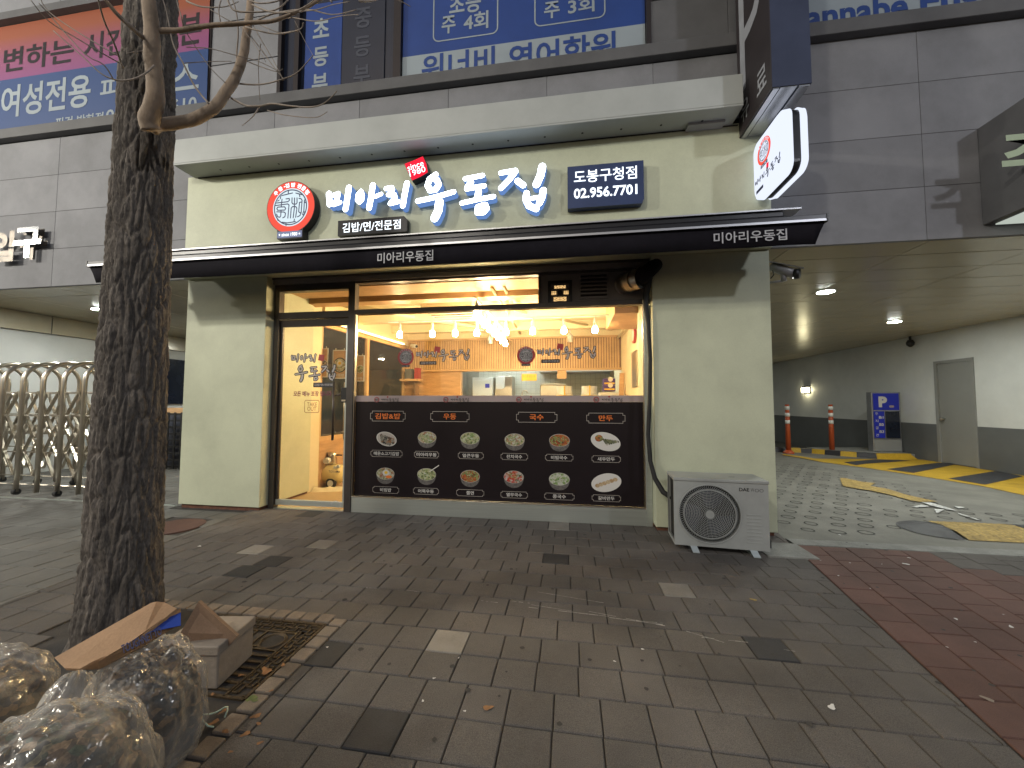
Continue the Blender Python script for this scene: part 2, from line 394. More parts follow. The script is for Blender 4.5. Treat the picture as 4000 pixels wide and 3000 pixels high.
# ------------------------------------------------------------------ brand mark: brushed letters and round emblem, measured on the sign
def c1(x, y): return (1250+x*.22604, 580+y*.22604)
def c2(x, y): return (1700+x*.22604, 600+y*.22604)
K = .22604
_G = [
 (c1, [([(155, 785), (168, 965)], 95), ([(240, 812), (318, 782), (300, 870), (250, 965)], 78), ([(235, 975), (350, 935)], 68), ([(503, 680), (472, 880), (445, 1050)], 95)]),
 (c1, [([(712, 740), (655, 800), (645, 895), (685, 935), (728, 890), (735, 800), (712, 740)], 70), ([(915, 640), (885, 850), (850, 1030)], 95), ([(960, 835), (1060, 790)], 65)]),
 (c1, [([(1145, 695), (1240, 678), (1255, 715), (1185, 800), (1285, 800), (1300, 850), (1215, 955), (1345, 922)], 78), ([(1505, 605), (1465, 800), (1435, 990)], 95)]),
 (c1, [([(2000, 455), (1895, 530), (1860, 640), (1905, 725), (2000, 715), (2055, 625), (2020, 545), (1970, 525)], 98), ([(1690, 912), (1900, 868), (2100, 815), (2311, 753)], 84), ([(2065, 930), (2045, 1080), (1985, 1205)], 142)]),
 (c2, [([(520, 437), (820, 380)], 82), ([(615, 505), (560, 590)], 112), ([(545, 612), (845, 560)], 84), ([(752, 660), (728, 760)], 108), ([(460, 857), (750, 792), (1010, 745)], 80), ([(855, 885), (735, 925), (730, 1025), (835, 1020), (895, 955), (870, 890)], 92)]),
 (c2, [([(1135, 337), (1385, 292)], 84), ([(1388, 310), (1290, 440), (1138, 597)], 100), ([(1425, 475), (1520, 548)], 106), ([(1850, 228), (1820, 380), (1750, 535)], 132), ([(1580, 690), (1565, 790), (1620, 905), (1745, 958)], 112), ([(1868, 638), (1850, 750), (1800, 860)], 114), ([(1650, 782), (1790, 757)], 72)]),
]
SIGN_Y = -.41
GLYPHS = []                         # per letter: strokes in metres on the sign face (x, z), width
for cf, strokes in _G:
    g = []
    for pts, w in strokes:
        q = [px(*cf(*p), SIGN_Y) for p in pts]
        u, v = cf(*pts[0]); ww = px(u+w*K/2, v, SIGN_Y)[0]-px(u-w*K/2, v, SIGN_Y)[0]
        g.append((q, ww*1.05))
    GLYPHS.append(g)
GX0 = min(p[0] for g in GLYPHS for q, w in g for p in q); GX1 = max(p[0] for g in GLYPHS for q, w in g for p in q)
GZ0 = min(p[1] for g in GLYPHS for q, w in g for p in q); GZ1 = max(p[1] for g in GLYPHS for q, w in g for p in q)
def letters_flat(fn, ca, cb, width, d, fill, edge, parent, grow=0, sel=range(6), tf=None):
    """the six brushed letters as print; (ca,cb) = centre"""
    s = width/(GX1-GX0); mb = MB(); mc = (GX0+GX1)/2; mz = (GZ0+GZ1)/2; k = 0
    for gi in sel:
        for q, w in GLYPHS[gi]:
            for i in range(len(q)-1):
                P = [((p[0]-mc)*s+ca, (p[1]-mz)*s+cb) for p in (q[i], q[i+1])]
                if tf: P = [tf(p, gi) for p in P]
                k += 1
                if edge: mb.flat(capsule(P[0], P[1], w*s*(1.0)+grow), fn, d+k*.00001, 1)
                mb.flat(capsule(P[0], P[1], w*s*(.72 if edge else 1)), fn, d+.0022+k*.00001, 0)
    return mb.build('brushed_lettering', [fill, edge or fill], parent, fix=False)
_E = [[(545, 600), (530, 790)], [(390, 700), (700, 660), (745, 620), (735, 580), (650, 590)], [(370, 765), (700, 715), (735, 740), (715, 1070)],
 [(440, 800), (620, 790), (650, 830), (630, 870), (440, 880), (415, 840), (440, 800)], [(530, 880), (525, 1020), (500, 1055), (440, 1040), (415, 975)],
 [(410, 920), (610, 920), (650, 950), (635, 1040), (580, 1065)], [(810, 560), (810, 680), (840, 715), (920, 715), (945, 680), (940, 560)],
 [(875, 560), (880, 800), (855, 1060)], [(785, 1065), (795, 820), (830, 780), (920, 780), (945, 820), (920, 1045)],
 [(990, 570), (1050, 580), (1075, 620), (1060, 930), (1030, 1000), (965, 1030)], [(1060, 660), (1010, 670), (995, 900), (1030, 930), (1060, 920)],
 [(1130, 890), (1135, 610), (1165, 590)], [(1130, 650), (1185, 680)], [(1120, 900), (1160, 910), (1135, 975), (1100, 975), (1115, 910)],
 [(530, 510), (820, 440)], [(710, 390), (705, 450)], [(905, 440), (1080, 480)], [(1000, 460), (1015, 530)], [(430, 650), (470, 625)], [(510, 530), (500, 590)],
 [(570, 1175), (700, 1190), (920, 1150)], [(670, 1200), (675, 1255)], [(890, 1090), (880, 1150)], [(435, 1090), (460, 1140)]]
def E_uv(p): return ((p[0]-773)/622, (790-p[1]-.10*(p[0]-773))/638)
def ring_faces(mb, fn, cx, cz, r0, r1, d, mi, n=48):
    for i in range(n):
        a, b = 2*math.pi*i/n, 2*math.pi*(i+1)/n
        mb.add([fn(cx+r*math.cos(t), cz+r*math.sin(t), d) for r, t in ((r0, a), (r1, a), (r1, b), (r0, b))], [(0, 1, 2, 3)], mi)
def emblem(fn, cx, cz, r, d, mats, parent, detail=True, words=True):
    """mats: red, white, line, plate, word"""
    mb = MB(); mb.flat(circ(cx, cz, r), fn, d, 0); o = mb.build('emblem_disc', mats[0], parent, fix=False)
    mb = MB(); mb.flat(circ(cx, cz-.01*r, .745*r), fn, d+.0015, 0); mb.build('emblem_inner', mats[1], parent, fix=False)
    mb = MB(); ring_faces(mb, fn, cx, cz-.01*r, .655*r, .70*r, d+.003, 0)
    k = 0
    for q in (_E if detail else _E[:10]):
        q = [E_uv(p) for p in q]
        for i in range(len(q)-1):
            k += 1; mb.flat(capsule((cx+q[i][0]*r, cz+q[i][1]*r), (cx+q[i+1][0]*r, cz+q[i+1][1]*r), .042*r*(1 if detail else 1.3), n=3), fn, d+.0031+k*.00001, 0)
    mb.build('emblem_mark', mats[2], parent, fix=False)
    mb = MB(); mb.flat(rrect(cx-.52*r, cx+.52*r, cz-1.19*r, cz-.94*r, .03*r, 3), fn, d+.003, 0); mb.build('emblem_plate', mats[3], parent, fix=False)
    if words:
        text('since 1980', fn, cx, cz-1.065*r, .66*r, .13*r, d+.005, mats[4], parent, bold=.015)
        for sgn in (-1, 1):
            st = MB(); P = []
            for i in range(10):
                t = math.pi/2+i*math.pi/5; q = (.045 if i % 2 == 0 else .02)*r; P.append((cx+sgn*.42*r+q*math.cos(t), cz-1.065*r+q*math.sin(t)))
            st.flat(P, fn, d+.005); st.build('star', mats[4], parent, fix=False)
        chars = ['우', '동', '·', '김', '밥', ' ', '전', '문', '점']
        angs = [137, 121, 109, 101, 84, 0, 66, 52, 38]
        for ch, a in zip(chars, angs):
            if ch == ' ': continue
            t = R(a); s_ = .17*r if ch != '·' else .045*r
            text(ch, fn, cx+.865*r*math.cos(t), cz+.865*r*math.sin(t), s_, s_, d+.003, mats[4], parent, bold=.03, rot=t-math.pi/2)
    return o

# ================================================================== GROUND
g = MB(); g.box(-90, 90, -90, 60, -.30, -.25); struct(g.build('ground', 'asphalt'))
def border_x(y): return 2.65+.175*(y+.02)      # slanted edge between grey and red paving
def left_x(y): return -4.83-.1*(y+.3)          # edge of the left driveway paving
def unit_paver(name, m, shear=0):
    b = .02; z1 = 0; z0 = -.05; vs = []
    for (x, y, z) in ((-.5, -.5, z0), (.5, -.5, z0), (.5, .5, z0), (-.5, .5, z0), (-.5, -.5, z1-.004), (.5, -.5, z1-.004), (.5, .5, z1-.004), (-.5, .5, z1-.004), (-.5+b, -.5+b, z1), (.5-b, -.5+b, z1), (.5-b, .5-b, z1), (-.5+b, .5-b, z1)):
        vs.append((x+shear*y, y, z))
    mb = MB(); mb.add(vs, [(0, 1, 5, 4), (1, 2, 6, 5), (2, 3, 7, 6), (3, 0, 4, 7), (4, 5, 9, 8), (5, 6, 10, 9), (6, 7, 11, 10), (7, 4, 8, 11), (8, 9, 10, 11)])
    return mb.mesh(name, m)
def clip_half(poly, n, c):          # keep n.p <= c
    out = []
    for i in range(len(poly)):
        a, b = poly[i], poly[(i+1) % len(poly)]
        da = n[0]*a[0]+n[1]*a[1]-c; db = n[0]*b[0]+n[1]*b[1]-c
        if da <= 0: out.append(a)
        if da*db < 0:
            t = da/(da-db); out.append((a[0]+(b[0]-a[0])*t, a[1]+(b[1]-a[1])*t))
    return out
def lay(parent, cells, name, tilt=.0018, zoff=0):
    """cells: (polygon [(x,y)..], material). nearest 300 become parts, the rest one stuff part"""
    def key(c):
        xs = sum(p[0] for p in c[0])/len(c[0]); ys = sum(p[1] for p in c[0])/len(c[0])
        d = math.hypot(xs, ys+5.42); s = 0
        return d
    def shows(c):
        xs = sum(p[0] for p in c[0])/len(c[0]); ys = sum(p[1] for p in c[0])/len(c[0])
        v = Vector((xs, ys, 0))-C0; zf = v.dot(_f)
        if zf < .3: return False
        u = v.dot(_r2)/zf*F; w = v.dot(_u2)/zf*F
        return abs(u) < 2150 and w > -1750
    vis = sorted([c for c in cells if shows(c)], key=key); hid = [c for c in cells if not shows(c)]
    rest = MB(); rest_m = []
    meshes = {}
    for i, (poly, m) in enumerate(vis+hid):
        cx = sum(p[0] for p in poly)/len(poly); cy_ = sum(p[1] for p in poly)/len(poly)
        if len(poly) < 3: continue
        n = len(poly); tx, ty = random.uniform(-tilt, tilt), random.uniform(-tilt, tilt); dz = random.uniform(-.0015, .0015)+zoff
        inn = []
        for p in poly:
            d = math.hypot(p[0]-cx, p[1]-cy_) or 1; k = 1-.007/d
            inn.append((cx+(p[0]-cx)*k, cy_+(p[1]-cy_)*k))
        def zz(p): return dz+(p[0]-cx)*tx*2+(p[1]-cy_)*ty*2
        vs = [(p[0]-cx, p[1]-cy_, -.05) for p in poly]+[(p[0]-cx, p[1]-cy_, zz(p)-.005) for p in poly]+[(p[0]-cx, p[1]-cy_, zz(p)) for p in inn]
        fs = [(k, (k+1) % n, n+(k+1) % n, n+k) for k in range(n)]+[(n+k, n+(k+1) % n, 2*n+(k+1) % n, 2*n+k) for k in range(n)]+[tuple(range(2*n, 3*n))]
        if i < min(300, len(vis)):
            me = bpy.data.meshes.new(name); me.from_pydata(vs, [], fs); me.materials.append(MATS[m])
            link(name, me, parent, (cx, cy_, 0))
        else:
            if m not in rest_m: rest_m.append(m)
            rest.add([(v[0]+cx, v[1]+cy_, v[2]) for v in vs], fs, rest_m.index(m))
    if rest.f: stuff(rest.build(name, rest_m, parent, fix=False))
PIT = (-3.55, -1.665, -5.4, -2.62)   # planting pit with its brick border: x0,x1,y0,y1
pb = MB()
pb.box(-16, 4, -9, .6, -.12, -.012)
pave = struct(pb.build('pavement', 'mortar'))
rows = [-5.15]
ys = [-3.42-.247*k for k in range(22, 0, -1)]+[-3.42, -3.172, -2.925, -2.68, -2.432, -2.182, -1.93, -1.676, -1.42, -1.162, -.902, -.64, -.376, -.012]
cells = []
special = {(-.83, -2.8): 'paver_light', (-.96, -3.54): 'paver_dark', (1.27, -2.66): 'paver_dark', (.9, -1.8): 'paver_light', (-.13, -.25): 'paver_light', (-.04, -1.2): 'paver_dark', (-1.53, -2.95): 'paver_dark', (-3.02, -1.93): 'paver_dark', (-3.7, -.2): 'paver_dark', (-2.9, -1.3): 'paver_light', (-3.5, -1.45): 'paver_light', (.2, -4.3): 'paver_grey'}
ref = {-3.42: -1.09, -2.68: -.962, -1.162: .098, -.376: .009}
ph = -1.09
for r in range(len(ys)-1):
    y0, y1 = ys[r], ys[r+1]; ym = (y0+y1)/2
    w = .25+.034*min(1, max(0, (ym+3.4)/3.4))
    if abs(y0+3.42) < .01: ph = -1.09
    elif abs(y1+2.68) < .01: ph = -.96+w*2
    elif abs(y0+2.68) < .01: ph = .688
    elif abs(y0+2.925) < .01: ph = .057
    elif abs(y1+.902) < .01: ph = .098
    elif abs(y1+.012) < .01: ph = .009
    else: ph = (ph+w*.5) % w + random.uniform(-.012, .012)
    x = ph-math.ceil((ph+15)/w)*w
    while x < 3:
        poly = [(x+.0035, y0+.0035), (x+w-.0035, y0+.0035), (x+w-.0035, y1-.0035), (x+.0035, y1-.0035)]
        x += w; cx = x-w/2
        poly = clip_half(poly, (1, -.175), 2.6535-.003)
        if len(poly) > 2: poly = clip_half(poly, (-1, -.1), 4.86-.004)
        if len(poly) < 3: continue
        if PIT[0] < cx < PIT[1] and ym < PIT[3]:
            poly = clip_half(poly, (-1, 0), -PIT[1]-.003) if cx+w > PIT[1] else []
        if len(poly) >= 3 and cx > PIT[0]-.1 and min(p[0] for p in poly) < PIT[1] and ym < PIT[3]:
            poly = clip_half(poly, (-1, 0), -PIT[1]-.003) if cx > PIT[1]-w else []
        if len(poly) < 3: continue
        a = abs(sum(poly[i][0]*poly[(i+1) % len(poly)][1]-poly[(i+1) % len(poly)][0]*poly[i][1] for i in range(len(poly))))/2
        if a < .003: continue
        m = 'paver_grey'
        for (sx, sy), sm in special.items():
            if abs(sx-cx) < w*.5 and abs(sy-ym) < .13: m = sm
        cells.append((poly, m))
lay(pave, cells, 'paver')
# left driveway pavers
ld = struct(MB().box(-22, 2.4, .6, 16, -.12, -.014).build('driveway', 'mortar'))
cells = []
y = -8.9; k = 0
while y < 9:
    h = .33; x = -17+(k % 2)*.17
    while x < -4.4:
        poly = [(x+.004, y+.004), (x+.33, y+.004), (x+.33, y+h-.004), (x+.004, y+h-.004)]; x += .334
        poly = clip_half(poly, (1, .1), -4.865)
        if len(poly) > 2 and y > -.35: poly = clip_half(poly, (1, 0), -6.15)
        if len(poly) > 2:
            xc = sum(p[0] for p in poly)/len(poly); yc = y+h/2
            if math.hypot(xc+5.2, yc+1.03) > .38: cells.append((poly, 'paver_left'))
    y += h; k += 1
lay(ld, cells, 'paving_slab', .001)
# red paving
red = struct(MB().box(2, 9, -9, -.47, -.20, -.122).build('red_pavement', 'mortar'))
cells = []
for k in range(24):
    off = (k % 2)*.5*.26+random.uniform(-.02, .02); y = -.475
    first = True
    while y > -8.8:
        h = .262 if not first else .262-off+.03
        if h < .06: h += .26
        y1 = y; y0 = y-h; y = y0; first = False
        def X(yy, kk): return border_x(yy)+.012+kk*.277
        poly = [(X(y0, k)+.003, y0+.003), (X(y0, k+1)-.003, y0+.003), (X(y1, k+1)-.003, y1-.003), (X(y1, k)+.003, y1-.003)]
        m = 'paver_red' if k < 9 or random.random() < .5 else 'paver_grey'
        if k > 4 and y1 > -.76: m = 'paver_grey'
        cells.append((poly, m))
struct(MB().box(2, 9, -9, -.47, -.119, -.0125).build('paving_bed', 'mortar', red))
lay(red, cells, 'red_paver')
# drain rim and kerb strip in front of the car park ramp
km = MB()
N = 60
for i in range(N):
    xa, xb = 2.62+i*.09, 2.62+(i+1)*.09
    da = .012*noise.noise(Vector((xa*6, 0, 3))); db = .012*noise.noise(Vector((xb*6, 0, 3)))
    km.add([(xa, -.465, -.05), (xb, -.465, -.05), (xb, -.27+db, -.05), (xa, -.27+da, -.05), (xa, -.465, .003), (xb, -.465, .003), (xb, -.27+db, .003), (xa, -.27+da, .003)], [(4, 5, 6, 7), (0, 1, 5, 4), (2, 3, 7, 6)])
struct(km.build('kerb', 'kerb_concrete'))
# car park floor: level apron, then ramp going down
rd = MB()
rd.add([(2.3, -.245, -.008), (14, -.245, -.008), (14, 8.9, -.008), (2.3, 8.9, -.008), (14, 20, -2.4), (2.3, 20, -2.4), (2.3, -.245, -.06), (14, -.245, -.06)], [(0, 1, 2, 3), (3, 2, 4, 5), (0, 6, 7, 1)])
road = struct(rd.build('car_park_floor', 'road_concrete'))
struct(MB().box(2.3, 14, -.27, -.245, -.12, -.035).build('gutter_gap', 'black_paint'))
rg = MB()
for a0 in range(20):
    t0, t1 = 2*math.pi*a0/20, 2*math.pi*(a0+1)/20
    rg.add([(r*math.cos(t), r*.92*math.sin(t), z) for r, z, t in ((.072, 0, t0), (.092, 0, t0), (.092, 0, t1), (.072, 0, t1))], [(0, 1, 2, 3)])
ringm = rg.mesh('stamped_ring', 'groove')
cnt = 0; cand = []
for j in range(0, 22):
    for i in range(-12, 22):
        x = 3.44+i*.345+j*.2-(j//2)*.345*0; y = .131+j*.305
        if 2.75 < x < 6.7 and y < 6.2 and not (x > 4.3+.25*abs(0) and y < .95 and x > 4.35):
            if y > 3.2 and x > 6.0 and False: continue
            if noise.noise(Vector((x*1.3, y*1.3, 5))) > -.32: cand.append((x+random.uniform(-.02, .02), y+random.uniform(-.02, .02)))
cand.sort(key=lambda p: p[1])
for x, y in cand[:290]:
    o = link('stamped_ring', ringm, road, (x, y, -.004+.0005*random.random()))
    o.rotation_euler.z = random.uniform(0, 6); s_ = random.uniform(.85, 1.05); o.scale = (s_, s_, 1)
# painted markings
def sheet(name, pts, m, parent, z): 
    mb = MB(); mb.add([(p[0], p[1], z) for p in pts], [tuple(range(len(pts)))]); return mb.build(name, m, parent, fix=False)
road_mark = road
G2 = lambda U, V: tuple(at(U, V, z=0))[:2]
sheet('yellow_band', [G2(4300, 2000), (11.8, 1.2), (10.38, 4.5), (10.38, 7.55), (8.9, 7.45), (7.0, 8.3), G2(3200, 1803), G2(3389, 1828), G2(3588, 1858), G2(3836, 1898), G2(4000, 1934)], 'yellow_paint', road, .0)
sheet('road_strip', [(7.02, 7.2), (8.95, 7.42), (8.95, 8.85), (2.4, 8.85), (2.4, 8.6), (6.7, 8.6)], 'road_concrete', road, .004)
for q in ([(3295, 1806), (3420, 1795), (3500, 1797), (3560, 1800), (3380, 1812), (3345, 1818)], [(3462, 1833), (3665, 1808), (3740, 1813), (3568, 1848)], [(3705, 1870), (3893, 1840), (3996, 1861), (3848, 1894)], [(4010, 1935), (4300, 1880), (4420, 1905), (4160, 1965)]):
    sheet('dark_stripe', [G2(*p) for p in q], 'road_dark', road, .006)
sheet('line_mark', [G2(*p) for p in ((3060, 1774), (3120, 1782), (3200, 1795), (3200, 1803), (3120, 1788), (3055, 1778))], 'yellow_paint', road, .008)
am = MB()
ap = [(3281, 1868), (3300, 1869), (3370, 1884), (3420, 1888), (3400, 1900), (3470, 1912), (3540, 1934), (3665, 1962), (3592, 1962), (3560, 1957), (3460, 1930), (3400, 1918), (3310, 1904), (3293, 1899), (3286, 1885)]
sheet('arrow_mark', [G2(*p) for p in ap], 'worn_yellow', road, .010)
for q in ([(3600, 1963), (3640, 1966), (3700, 1984), (3740, 1998), (3700, 1992), (3640, 1978)], [(3560, 1982), (3600, 1973), (3635, 1980), (3580, 1984)], [(3650, 1990), (3690, 1992), (3660, 2008), (3655, 2000)], [(3745, 2006), (3830, 2034), (3825, 2035), (3742, 2009)], [(3725, 1978), (3770, 1984), (3745, 1988)]):
    sheet('white_mark', [G2(*p) for p in q], 'worn_white', road, .010)
# striped kerb of the ramp island
kb = [(10.28, 7.58), (9.15, 7.5), (8.75, 7.72), (8.45, 7.95), (8.18, 8.25), (7.95, 8.5), (7.7, 8.62), (7.35, 8.70), (6.9, 8.74), (6.3, 8.76)]
isl = thing('striped_kerb', 'low kerb painted in yellow and black blocks along the edge of the car park ramp', 'kerb', (8.5, 8, 0))
for i in range(len(kb)-1):
    a, b = Vector((*kb[i], 0)), Vector((*kb[i+1], 0)); t = (b-a).normalized(); nn = Vector((-t.y, t.x, 0))
    if nn.y < 0: nn = -nn
    h = .15; ins = .03
    fr = a if i else a+t*.0
    P = [a, b, b+nn*.2, a+nn*.2]
    vs = [(p.x, p.y, -.005) for p in P]+[(p.x, p.y, h) for p in (a+nn*ins+(t*.18 if i == 0 else t*0), b+nn*ins, b+nn*.2, a+nn*.2)]
    mb = MB(); mb.add(vs, [(4, 5, 6, 7), (0, 1, 5, 4), (1, 2, 6, 5), (2, 3, 7, 6), (3, 0, 4, 7)])
    mb.build('kerb_block', 'yellow_paint' if i % 2 == 0 else 'black_paint', isl)
struct(MB().add([(10.38, 7.8, -.4), (9.2, 7.8, -.4), (8.2, 8.5, -.4), (8.2, 9.2, -.4), (10.38, 9.6, -.4), (10.38, 7.8, .13), (9.2, 7.72, .13), (8.2, 8.46, .13), (8.2, 9.2, .13), (10.38, 9.6, .13)], [(5, 6, 7, 8, 9), (0, 1, 6, 5), (1, 2, 7, 6), (2, 3, 8, 7), (3, 4, 9, 8)]).build('ramp_island', 'kerb_concrete'))
# rubber speed hump
hump = thing('speed_hump', 'worn yellow and black rubber speed hump on the car park entrance floor', 'speed hump', (5.0, .4, 0))
def hump_piece(x0a, x1a, x0b, x1b, m, name='hump_section', ridges=True):
    mb = MB(); ny = 14; nx = 34; y0, y1 = .02, .80
    vs = []
    for j in range(ny+1):
        t = j/ny; y = y0+(y1-y0)*t; xa = x0a+(x0b-x0a)*t; xb = x1a+(x1b-x1a)*t
        for i in range(nx+1):
            x = xa+(xb-xa)*i/nx; h = .055*math.sin(math.pi*t)**.75
            if ridges and .1 < t < .95: h += .005*math.sin((x+.2*y)*70)
            vs.append((x, y, h))
    fs = [(j*(nx+1)+i, j*(nx+1)+i+1, (j+1)*(nx+1)+i+1, (j+1)*(nx+1)+i) for j in range(ny) for i in range(nx)]
    mb.add(vs, fs); return mb.build(name, m, hump, smooth=False)
hump_piece(4.80, 5.75, 4.92, 5.85, 'worn_yellow'); hump_piece(5.76, 6.7, 5.86, 6.8, 'black_paint')
mb = MB(); n = 16; vs = [(4.86, .41, .052)]
for i in range(n+1):
    t = math.pi/2+math.pi*i/n; vs.append((4.80+.04*math.sin(t)+.42*math.cos(t), .41+.39*math.sin(t), 0.0))
vv = [vs[0]]; ff = []
for k in range(5):
    for i in range(n+1):
        p = vs[1+i]; f_ = (k+1)/5; vv.append((4.86+(p[0]-4.86)*f_, .41+(p[1]-.41)*f_, .053*math.cos(f_*math.pi/2)))
for i in range(n): ff.append((0, 1+i, 2+i))
for k in range(4):
    for i in range(n): a = 1+k*(n+1)+i; ff.append((a, a+1, a+n+2, a+n+1))
mb.add(vv, ff); mb.build('hump_end', 'black_paint', hump, smooth=True)
# delineator posts
def post(x, y, label):
    t = thing('delineator_post', label, 'traffic post', (x, y, 0), 'orange delineator posts at the ramp')
    h = 1.62
    MB().tube([(x, y, .0), (x, y, .05), (x, y, .12)], [.17, .15, .08], 16).build('post_base', 'orange_plastic', t, smooth=True)
    MB().tube([(x, y, .1), (x, y, h)], [.075, .06], 14).build('post_body', 'orange_plastic', t, smooth=True)
    for z in (.98, 1.22, 1.44): MB().cyl((x, y, z), (x, y, z+.12), .07, 14).build('reflective_band', 'reflective', t, smooth=True)
post(7.2, 8.4, 'orange post with white bands standing beside the cream pillar edge at the ramp')
post(8.62, 8.6, 'orange post with white bands standing on the striped kerb further right')

# ================================================================== CAR PARK WALLS AND CEILING
ZC = 3.69
rw = struct(MB().box(10.4, 10.7, -.1, 7.0-.98, -3, 5).box(10.4, 10.7, 7.0, 20, -3, 5).box(10.4, 10.7, 6.02, 7.0, 2.82, 5).build('car_park_wall', 'wall_white'))
MB().box(10.392, 10.4, -.1, 5.99, -.01, 1.07).box(10.392, 10.4, 7.06, 20, -3, 1.07).build('grey_dado', 'wall_grey', rw)
struct(MB().box(2.3, 10.7, 16.8, 17, -4, 4).build('car_park_back_wall', 'wall_grey'))
struct(MB().box(9.75, 10.39, 15.7, 16.3, -4, 3.7).build('car_park_column', 'wall_white'))
struct(MB().box(2.3, 2.5, .05, 17, -3, 3.7).build('shop_side_wall', 'wall_white'))
pd = thing('service_door', 'plain grey steel door with a round knob in the white car park wall', 'door', (10.4, 6.5, 0))
MB().box(10.37, 10.42, 5.99, 6.06, 0, 2.86).box(10.37, 10.42, 6.98, 7.06, 0, 2.86).box(10.37, 10.42, 6.06, 6.98, 2.78, 2.86).build('door_frame', 'door_grey', pd)
MB().box(10.40, 10.45, 6.065, 6.975, .015, 2.775).build('door_leaf', 'door_grey', pd, bevel=.004)
MB().tube([(10.40, 6.86, 1.22), (10.36, 6.86, 1.22), (10.33, 6.86, 1.22), (10.31, 6.86, 1.22)], [.03, .02, .045, .03], 14).build('door_knob', 'steel', pd, smooth=True)
# parking information stand
ins = thing('parking_sign_stand', 'steel parking stand with blue P panel, floor list and dark screen on the striped kerb', 'parking sign', (10.0, 8.2, .13))
MB().box(9.56, 10.36, 8.2, 8.42, .13, 2.02).build('stand_body', 'psign_steel', ins, bevel=.01)
wf = wall_fn(8.2)
MB().box(9.58, 10.34, 8.185, 8.2, .16, .52).build('base_panel', 'door_grey', ins, bevel=.004)
MB().box(9.60, 10.31, 8.18, 8.2, 1.45, 1.98).build('upper_panel', 'sign_blue', ins)
MB().box(9.60, 9.89, 8.18, 8.2, .57, 1.41).build('list_panel', 'sign_blue', ins)
MB().box(9.93, 10.31, 8.18, 8.2, .57, 1.41).build('screen', 'window_dark', ins)
text('P', wf, 9.86, 1.71, .24, .34, .024, 'print_white', ins, bold=.06)
MB().flat(rrect(10.03, 10.17, 1.53, 1.60, .03, 4), wf, .024).build('car_symbol', 'film_pink', ins, fix=False)
for i, (k, b) in enumerate((('주', ''), ('', 'B1'), ('지', ''), ('', 'B2'), ('공', ''), ('', 'B3'), ('간', ''))):
    zc = 1.33-i*.112
    if k: text(k, wf, 9.67, zc, .085, .085, .024, 'print_white', ins, bold=.01)
    else: text(b, wf, 9.795, zc, .13, .085, .024, 'print_white', ins, bold=.03)
# wall lamp and camera on the ramp wall
wlp = thing('wall_lamp', 'small lit lantern glowing on the car park wall above the ramp', 'lamp', (10.4, 12.9, 2.25))
MB().box(10.27, 10.4, 12.72, 13.1, 2.36, 2.42).box(10.36, 10.4, 12.7, 13.12, 2.1, 2.36).build('lamp_bracket', 'black_metal', wlp)
MB().box(10.24, 10.35, 12.72, 13.08, 2.14, 2.35).build('lamp_shade', 'wall_lamp', wlp)
dcm = thing('dome_camera', 'dark dome security camera hanging under the car park ceiling by the wall', 'security camera', (10.2, 7.6, 3.5))
MB().cyl((10.25, 7.6, 3.55), (10.25, 7.6, 3.69), .03).build('mount', 'black_plastic', dcm)
MB().tube([(10.25, 7.6, 3.58), (10.25, 7.6, 3.5), (10.25, 7.6, 3.43), (10.25, 7.6, 3.37)], [.06, .1, .09, .03], 14).build('housing', 'black_plastic', dcm, smooth=True)
# ceiling panels
def ceiling(name, x0, x1, ylines, xpitch, xph):
    base = struct(MB().box(x0, x1, -.06, 17, ZC+.03, ZC+.4).build(name, 'stone_dark'))
    cells = []
    for j in range(len(ylines)-1):
        ya, yb = ylines[j], ylines[j+1]; x = xph-math.ceil((xph-x0)/xpitch)*xpitch
        while x < x1:
            a, b = max(x, x0), min(x+xpitch, x1); x += xpitch
            if b-a < .05: continue
            o = MB().box(a+.007, b-.007, ya+.007, yb-.007, ZC+random.uniform(0, .002), ZC+.02).build('ceiling_panel', 'ceiling_metal', base, bevel=.003)
    return base
yl = [-.06, .42]+[.42+.6*k for k in range(1, 12)]+[8.2, 10, 12, 14, 17]
ceiling('car_park_ceiling', 2.52, 10.39, yl, 1.6, 4.5)
ceiling('driveway_ceiling', -12.2, -4.85, [-.06, .44, 2.0, 3.6, 5.2, 7, 9, 12, 17], 1.6, -9.0)
def downlight(x, y, label):
    t = thing('downlight', label, 'ceiling light', (x, y, ZC), 'round lights in the car park ceilings')
    MB().tube([(x, y, ZC-.002), (x, y, ZC-.02)], [.15, .135], 28).build('trim_ring', 'white_paint', t, smooth=False)
    MB().flat([(x+a, y+b) for a, b in circ(0, 0, .125, 24)][::-1], lambda a, b, d: Vector((a, b, d)), ZC-.022).build('diffuser', 'downlight', t, fix=False)
_m = MATS['ceiling_metal']; _n, _l = _m.node_tree.nodes, _m.node_tree.links
_v = tex_coord(_n, _l, (1, .22, 1)); _t = noise_tex(_n, _l, _v, 2.6, 2); _b = _n.new('ShaderNodeBump'); _b.inputs['Strength'].default_value = .10; _b.inputs['Distance'].default_value = .05
_l.new(_t.outputs[0], _b.inputs['Height']); _l.new(_b.outputs[0], _n['Principled BSDF'].inputs['Normal'])
downlight(4.63, 2.11, 'lit round ceiling light nearer the security camera on the pillar')
downlight(8.0, 5.15, 'lit round ceiling light nearer the grey service door')
downlight(-10.15, 1.35, 'lit round ceiling light left of the tree trunk over the driveway')
